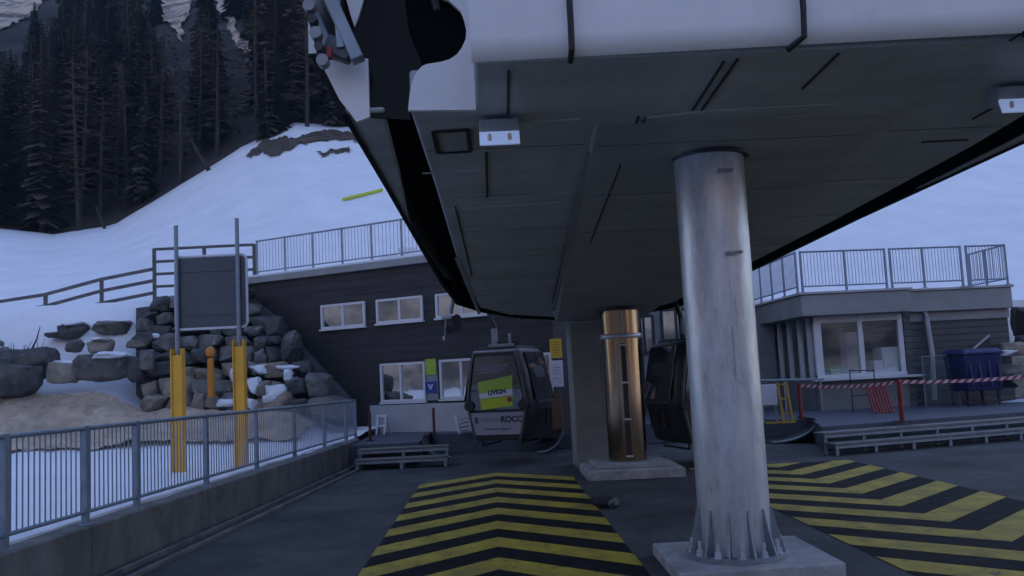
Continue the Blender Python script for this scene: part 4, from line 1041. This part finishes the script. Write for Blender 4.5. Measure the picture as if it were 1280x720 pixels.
# ================================================================== COLUMNS
cb = Vector((2.14, 8.42, .12)); cr0 = .325
cl = thing('steel_column', cb, 'thick galvanised steel column in front, bolted to its concrete plinth', 'column')
zt = zu(8.42) - .005
MB().lathe((cb.x, cb.y, 0), [(cr0, .15), (cr0, zt - .02)], 48).build('tube', M_galv, cl)
MB().lathe((cb.x, cb.y, 0), [(cr0 + .05, zt - .022), (cr0 + .06, zt + .01)], 48).build('top_ring', M_dark, cl)
MB().lathe((cb.x, cb.y, 0), [(.455, .122), (.455, .158), (.448, .162)], 48).build('base_flange', M_galvd, cl)
for i in range(12):
    a = 2 * PI * i / 12 + .13; d = Vector((math.cos(a), math.sin(a), 0)); tt = Vector((-d.y, d.x, 0))
    P = [cb + d * (cr0 - .004) + Vector((0, 0, .042)), cb + d * .44 + Vector((0, 0, .042)), cb + d * .43 + Vector((0, 0, .08)), cb + d * (cr0 + .05) + Vector((0, 0, .26)), cb + d * (cr0 + .012) + Vector((0, 0, .44)), cb + d * (cr0 - .004) + Vector((0, 0, .44))]
    MB().extr([p - tt * .009 for p in P], tt * .018).build('gusset', M_galvd, cl)
    a += PI / 12; d = Vector((math.cos(a), math.sin(a), 0)); q = cb + d * .392
    MB().lathe((q.x, q.y, .162), [(.044, 0), (.044, .01)], 12).lathe((q.x, q.y, .1725), [(.036, 0), (.036, .04)], 6).lathe((q.x, q.y, .212), [(.02, 0), (.02, .075)], 8).build('bolt', M_galv, cl)
for z, dx in ((3.62, .02), (2.86, .05)):
    MB().tube([(cb.x - .03 + dx, cb.y - cr0 + .01, z), (cb.x - .03 + dx, cb.y - cr0 - .05, z), (cb.x + .10 + dx, cb.y - cr0 - .05, z), (cb.x + .10 + dx, cb.y - cr0 + .02, z)], .012, 8).build('lug', M_galv, cl)
MB().box((cb.x + .03, cb.y - cr0 - .004, 1.95), (.012, .012, .5)).build('weld_seam', M_galv, cl)
pb = thing('plinth', (2.2, 8.4, 0), 'square concrete plinth under the front steel column', 'plinth')
MB().slab([(1.48, 7.78), (2.93, 7.86), (2.93, 9.2), (1.50, 9.2)], 0, .12).build('block', M_plinth, pb, bevel=.015)

c2 = Vector((2.35, 16.5, .2)); r2 = .345
cm = thing('steel_column', c2, 'polished steel column tinted as warm reflection, with a long narrow slot, on a stepped slab', 'column')
zt = zu(16.5) - .165
MB().lathe((c2.x, c2.y, 0), [(r2, .24), (r2, zt - .55)], 48).build('tube', M_goldrefl, cm)
MB().lathe((c2.x, c2.y, 0), [(r2 + .02, zt - .56), (r2 + .035, zt - .53), (r2 + .035, zt - .50), (r2 + .02, zt - .47)], 48).build('collar', M_galv, cm)
MB().lathe((c2.x, c2.y, 0), [(r2 + .012, zt - .469), (r2 + .012, zt - .05)], 48).build('head', M_goldrefl, cm)
MB().lathe((c2.x, c2.y, 0), [(r2 + .06, zt - .049), (r2 + .07, zt + .02)], 48).build('top_ring', M_dark, cm)
ys = c2.y - r2
MB().box((c2.x - .02, ys - .004, lerp(.3, zt - .6, .5)), (.085, .02, zt - 1.0)).build('slot_cover', M_dark, cm)
for dx in (-.05, .05): MB().box((c2.x - .02 + dx, ys - .008, lerp(.3, zt - .6, .5)), (.014, .03, zt - 1.0)).build('slot_edge', M_goldrefl, cm)
for f_ in (0, .33, .66, 1): MB().box((c2.x - .02, ys - .012, lerp(.33, zt - .68, f_)), (.13, .03, .03)).build('rung', M_galv, cm)
p2 = thing('plinth', (2.35, 16.4, 0), 'stepped pale slab under the polished column and the concrete pier', 'plinth')
MB().slab([(1.52, 15.5), (3.16, 15.42), (3.2, 17.2), (1.52, 17.2)], 0, .16).build('block', M_plinth, p2, bevel=.015)
MB().slab([(1.70, 15.85), (3.0, 15.78), (3.0, 17.1), (1.70, 17.1)], .161, .235).build('upper_step', M_plinth, p2, bevel=.012)
pr0, pr1 = D(716, 480, 17.6), D(757, 480, 17.6)
pi_ = thing('concrete_pier', ((pr0.x + pr1.x) / 2, 18, 0), 'tall pale concrete pier left of the polished column', 'pier')
MB().slab([(pr0.x, 17.6), (pr1.x + .3, 17.6), (pr1.x + .3, 18.6), (pr0.x, 18.6)], 0, zu(18.1) - .19).build('shaft', M_pier, pi_, bevel=.03)
MB().box((pr1.x - .05, 17.59, 1.6), (.03, .02, 2.2)).build('conduit', M_graym, pi_)

# ================================================================== GONDOLA CABINS
def cabin(name, loc, rz, label, poster_on):
    t = thing(name, loc, label, 'gondola cabin', 'gondola cabins in the station')
    L0 = Vector(loc); cr_, sr_ = math.cos(rz), math.sin(rz)
    T = lambda x, y, z: L0 + Vector((cr_ * x - sr_ * y, sr_ * x + cr_ * y, z))
    # cross section half width against height, bulging at mid height
    prof = [(.60, 0.02), (.64, .10), (.80, .72), (.80, .86), (.70, 1.45), (.58, 1.86), (.50, 1.93)]
    def ring(y, k, dz0=0.):
        r_ = [T(w_ * k, y, z) for w_, z in prof] + [T(-w_ * k, y, z) for w_, z in prof[::-1]]
        return r_
    # bulge of the ends
    ys = [(-.86, .80), (-.80, .88), (-.62, .97), (-.3, 1), (.3, 1), (.62, .97), (.80, .88), (.86, .80)]
    MB().loft([ring(y, k) for y, k in ys]).build('body', M_cabin, t, bevel=.012, ang=.5)
    ye = -.872
    wz = lambda z: [lerp(a[0], b[0], (z - a[1]) / (b[1] - a[1])) for a, b in zip(prof, prof[1:]) if a[1] <= z <= b[1]][0] * .80
    # end window
    zt, zb_ = 1.78, .66
    P = [T(-wz(zb_) + .05, ye, zb_), T(wz(zb_) - .05, ye, zb_), T(wz(1.0) - .05, ye, 1.0), T(wz(zt) - .05, ye, zt), T(-wz(zt) + .05, ye, zt), T(-wz(1.0) + .05, ye, 1.0)]
    nb = T(0, -1, 0) - T(0, 0, 0)
    win = MB().extr(P, nb * .012).build('end_window', M_cabglass, t)
    # lower white panel
    P = [T(-wz(.14) + .04, ye, .14), T(wz(.14) - .04, ye, .14), T(wz(.60) - .02, ye, .60), T(-wz(.60) + .02, ye, .60)]
    lp = MB().extr(P, nb * .02).build('lower_panel', M_cabwhite if poster_on else M_cabin, t)
    # edge profiles
    for s_ in (-1, 1):
        MB().tube([T(s_ * wz(z), ye - .012, z) for z in (.03, .1, .4, .7, .86, 1.2, 1.6, 1.88)], .030, 8).build('edge_profile', M_pillar, t)
        c_ = T(s_ * (wz(.75) - .04), ye - .03, .75)
        MB().tube([c_ + nb * -.03, c_ + nb * .05], .105, 20).build('buffer', M_rub, t)
        MB().tube([T(s_ * .45, -.6, .02), T(s_ * .45, -.6, -.10), T(s_ * .45, .6, -.10), T(s_ * .45, .6, .02)], .022, 8).build('skid', M_dark, t)
    MB().tube([T(-wz(1.86) - .0, ye - .012, 1.87), T(wz(1.86), ye - .012, 1.87)], .032, 8).build('edge_profile', M_seam, t)
    # side windows and doors
    for s_ in (-1, 1):
        for y0, y1 in ((-.66, -.02), (.02, .66)):
            P = [T(s_ * .812, y0, .84), T(s_ * .812, y1, .84), T(s_ * (.585 + .012), y1 * .98, 1.84), T(s_ * (.585 + .012), y0 * .98, 1.84)]
            dr = MB().extr(P, (T(s_, 0, 0) - T(0, 0, 0)) * .012).build('side_window', M_cabglass, t)
        MB().bar(T(s_ * .81, -.55, .78), T(s_ * .81, .55, .78), .03, .05).build('door_rail', M_pillar, t)
        for k in range(3): MB().bar(T(s_ * .80, -.30 + k * .3, .30), T(s_ * .82, -.30 + k * .3, .62), .05, .05).build('ski_holder', M_dark, t)
    # roof gear and hanger
    MB().box(T(0, 0, 1.955), (.86, 1.3, .05), rz).build('roof', M_dark, t, bevel=.015)
    MB().box(T(.05, -.55, 2.0), (.55, .10, .07), rz).build('roof_rack', M_seam, t, bevel=.01)
    for s_ in (-1, 1): MB().box(T(s_ * .16, -.30, 2.13), (.05, .05, .28), rz).build('damper', M_seam, t)
    hg = MB().tube([T(-.22, -.1, 1.98), T(-.22, -.1, 2.2), T(-.24, -.12, 2.45), T(-.32, -.15, 2.62), T(-.34, -.15, 2.85)], .055, 10).build('hanger_arm', M_dark, t)
    MB().box(T(-.22, -.2, 2.22), (.12, .10, .34), rz).build('hanger_bracket', M_seam, hg, bevel=.015)
    MB().box(T(-.34, -.15, 2.9), (.16, .5, .16), rz).build('grip', M_graym, hg, bevel=.02)
    MB().box(T(.05, -.2, 2.08), (.62, .08, .06), rz).build('hanger_crossbar', M_dark, hg)
    if poster_on:
        yy = ye - .013; tl = R(5)
        P = [T(-.34, yy, .66), T(.36, yy, .72), T(.38, yy, 1.36), T(-.40, yy, 1.24)]
        po = MB().extr(P, nb * .006).build('poster', M_lime, win, label='lime green poster across the front cabin window')
        MB().extr([T(-.345, yy - .007, .67), T(.36, yy - .007, .73), T(.37, yy - .007, .90), T(-.36, yy - .007, .86)], nb * .003).build('poster_band', M_limed, po)
        MB().extr([T(-.365, yy - .007, .90), T(.37, yy - .007, .95), T(.372, yy - .007, 1.08), T(-.38, yy - .007, 1.0)], nb * .003).build('poster_band', M_paper, po, label='pale band across the lime poster')
        ex_, ez_ = T(math.cos(tl), 0, 0) - T(0, 0, 0) + Vector((0, 0, math.sin(tl))), Vector((-math.sin(tl) * cr_, 0, math.cos(tl)))
        text('LIVIGN', .13, M_text, 'poster_lettering', po, T(.03, yy - .012, 1.02), ex_, ez_, .006)
        MB().tube([T(.30, yy - .006, .86), T(.30, yy - .014, .86)], .055, 14).build('poster_emblem', M_red, po)
        ex_, ez_ = T(1, 0, 0) - T(0, 0, 0), Vector((0, 0, 1))
        text('E', .17, M_text, 'panel_lettering', lp, T(-.46, ye - .022, .44), ex_, ez_, .008)
        text("TREND I", .13, M_textl, 'panel_lettering', lp, T(-.16, ye - .022, .44), ex_, ez_)
        text('ROCC', .17, M_text, 'panel_lettering', lp, T(.32, ye - .022, .45), ex_, ez_, .007)
        text('www.funivie e seggiovie', .06, M_text, 'panel_lettering', lp, T(.0, ye - .022, .26), ex_, ez_)
        for k in range(3): MB().extr([T(-.42, yy, 1.42 + k * .07), T(.10 + .1 * k, yy, 1.42 + k * .07), T(.10 + .1 * k, yy, 1.45 + k * .07), T(-.42, yy, 1.45 + k * .07)], nb * .003).build('window_print', M_textl, win)
    else:
        MB().box(T(-.1, ye - .04, .62), (.26, .03, .04), rz, ry=-.3).build('handle', M_seam, t)
    return t
cabin('gondola_cabin', (.33, 19.9, .50), R(-20), 'front gondola cabin with a lime green poster in its window and white lettered panel', True)
cabin('gondola_cabin', (3.90, 17.7, .42), R(12), 'dark gondola cabin half hidden behind the front steel column', False)

# empty grip carriage waiting on the rail
p = D(562, 372, 16.6)
gr = thing('rope_grip', p, 'grip carriage hanging from the rear left edge of the station, white bracket and dark rollers', 'grip')
MB().tube([D(568, 350, 16.6), D(567, 372, 16.6), D(563, 392, 16.6)], .04, 10).build('arm', M_graym, gr)
MB().box(D(558, 396, 16.55), (.20, .14, .07)).build('bracket', M_frame, gr, bevel=.012)
for dx, dy in ((562, 412), (573, 408), (571, 398)): q = D(dx, dy, 16.5); MB().tube([q + Vector((0, -.06, 0)), q + Vector((0, .08, 0))], .075, 16).build('roller', M_rub, gr)
MB().bar(D(566, 395, 16.56), D(571, 414, 16.56), .06, .07).build('jaw', M_dark, gr)
MB().bar(D(557, 398, 16.54), D(556, 420, 16.54), .03, .03).build('lever', M_graym, gr)
MB().tube([D(553.5, 423, 16.52), D(556, 423, 16.52)], .035, 12).build('knob', M_frame, gr)

# dark rubber wedge by the chevrons
p = G(755, 632, 0)
o = MB(); stone(o, p + Vector((0, 0, .06)), (.20, .34, .07), 301, 2, .45); tag(o.build('rubber_block', M_rub, org=p), 'black rubber lump lying on the right edge of the near chevrons', 'rubber block')
# lime bar added in place of a reflected streak on the slope
p, q = D(430, 253, 44), D(478, 241, 44)
lp_ = MB().tube([p + Vector((0, 0, 0)), q], .07, 8)
hz = max(H(p.x, 44), H(q.x, 44))
a_, b_ = hit(430, 253, H, 28, 90), hit(478, 241, H, 28, 90)
tag(MB().tube([a_ + Vector((0, -.1, .12)), b_ + Vector((0, -.1, .12))], .075, 8).build('reflection_bar', M_limed, org=a_), 'lime green bar standing in for a reflection over the snow slope', 'pole')

# ================================================================== FOREST
def conifer(h, seed, m_, dens=1.):
    rd_ = random.Random(seed); crown = MB(); r0 = h * rd_.uniform(.13, .17); z = h * .08
    while z < h * .985:
        f_ = (z / h); rr = r0 * (1 - f_) ** .8 * rd_.uniform(.75, 1.15) + .08
        nb_ = max(5, int((6 + 8 * (1 - f_)) * dens))
        for k in range(nb_):
            a = 2 * PI * (k + rd_.random()) / nb_; l = rr * rd_.uniform(.6, 1.2); wd_ = l * .22 + .05; dr_ = l * rd_.uniform(.25, .6)
            d = Vector((math.cos(a), math.sin(a), 0)); s_ = Vector((-d.y, d.x, 0)); b_ = Vector((0, 0, z))
            crown.add([b_ + d * l * .08, b_ + d * l * .55 + s_ * wd_ - Vector((0, 0, dr_ * .6)), b_ + d * l - Vector((0, 0, dr_)), b_ + d * l * .55 - s_ * wd_ - Vector((0, 0, dr_ * .45))], [(0, 1, 2, 3)])
        z += h * .021
    tr = MB().tube([(0, 0, -1), (0, 0, h * .5), (0, 0, h * .97)], h * .014 + .03, 6, .02)
    return crown, tr, m_
def larch(h, seed):
    rd_ = random.Random(seed); crown = MB(); z = h * .2
    while z < h * .97:
        l = h * .14 * (1 - z / h) ** .6 * rd_.uniform(.6, 1.3) + .2
        a = rd_.uniform(0, 6.28); d = Vector((math.cos(a), math.sin(a), 0)); b_ = Vector((0, 0, z)); e = b_ + d * l + Vector((0, 0, l * rd_.uniform(-.3, .3)))
        crown.tube([b_, e], .035, 4, .01, cap=False)
        for k in range(3):
            q = b_.lerp(e, rd_.uniform(.4, 1)); s_ = Vector((-d.y, d.x, 0)) * rd_.choice((-1, 1)) * l * .35
            crown.add([q, q + s_ * .5 + d * .12, q + s_ + Vector((0, 0, -.1)), q + s_ * .5 - d * .12], [(0, 1, 2, 3)])
        z += h * .012
    return crown, MB().tube([(0, 0, -1), (.1, 0, h * .5), (0, 0, h)], h * .012 + .05, 7, .03), M_needle2
KINDS = [(conifer(11, 1, M_needle), 'dark green spruce standing in the wood above the snow slope'), (conifer(9, 2, M_needle, .8), 'dark green spruce standing in the wood above the snow slope'),
         (conifer(13, 3, M_needle, .9), 'dark green spruce standing in the wood above the snow slope'), (larch(12, 4), 'bare brown larch standing in the wood above the snow slope'), (larch(10, 5), 'bare brown larch standing in the wood above the snow slope')]
protos = []
for (cr_, tr_, m_), lab in KINDS:
    t = thing('spruce_tree' if 'spruce' in lab else 'larch_tree', (0, 0, 0), lab, 'tree', 'spruces in the dark wood' if 'spruce' in lab else 'bare larches in the dark wood')
    cr_.build('crown', m_, t, smooth=False); tr_.build('trunk', M_bark, t); protos.append([t, False])
rt = random.Random(11)
placed = 0; tries = 0; spots = []
while placed < 430 and tries < 40000:
    tries += 1
    y = 60.5 + (rt.random() ** 1.25) * 75; u = rt.uniform(-.66, UF + .02 + .10 * rt.random() * (y > 70))
    if y < 64 and rt.random() < .3: continue
    x = u * y; z = Hm(x, y)
    if any((x - a) ** 2 + (y - b) ** 2 < 3.6 for a, b in spots): continue
    k = rt.choices(range(5), (4, 4, 3, 3, 3))[0]; sc = rt.uniform(.75, 1.2); h = (11, 9, 13, 12, 10)[k] * sc
    clear = False
    for f_ in (.15, .3, .45, .6, .75, .9, 1.0):
        q = proj((x, y, z + h * f_))
        for dx in (-9, 0, 9):
            if any(inpoly(q[0] + dx, q[1], P) for P in SCREE[:3]): clear = True
    if clear and rt.random() < .985: continue
    spots.append((x, y)); placed += 1
    pr = protos[k]
    if pr[1]: o = copy_tree(pr[0])
    else: o = pr[0]; pr[1] = True
    kind_ = 'dark spruce' if k < 3 else 'bare brown larch'
    side = 'left end of the wood' if u < -.5 else 'middle of the wood' if u < -.3 else 'right end of the wood'
    row = 'beside the snow edge' if y < 66 else 'part way up the slope' if y < 95 else 'high up near the pale scree'
    o['label'] = '%s %s, %s' % (kind_, row, side)
    o.location = (x, y, z - .2); o.rotation_euler = (rt.uniform(-.05, .05), rt.uniform(-.05, .05), rt.uniform(0, 6.28)); o.scale = (sc * rt.uniform(.9, 1.2),) * 2 + (sc,)
# fallen and leaning trunks along the edge of the wood
for pts_, Y, lab in (([(120, 258), (130, 284), (137, 292)], 58.6, 'thin leaning trunk bent over the snow at the lower edge of the wood'), ([(232, 160), (247, 190), (262, 214)], 59.2, 'fallen pale trunk leaning at the edge of the wood beside the snow hollow'), ([(331, 60), (333, 130), (337, 176)], 60.2, 'tall bare trunk rising from the dark turf at the edge of the wood')):
    P = [D(x, y, Y) for x, y in pts_]
    tag(MB().tube(P[::-1], .16, 7, .05).build('tree_trunk', M_bark, org=P[-1]), lab, 'tree trunk')
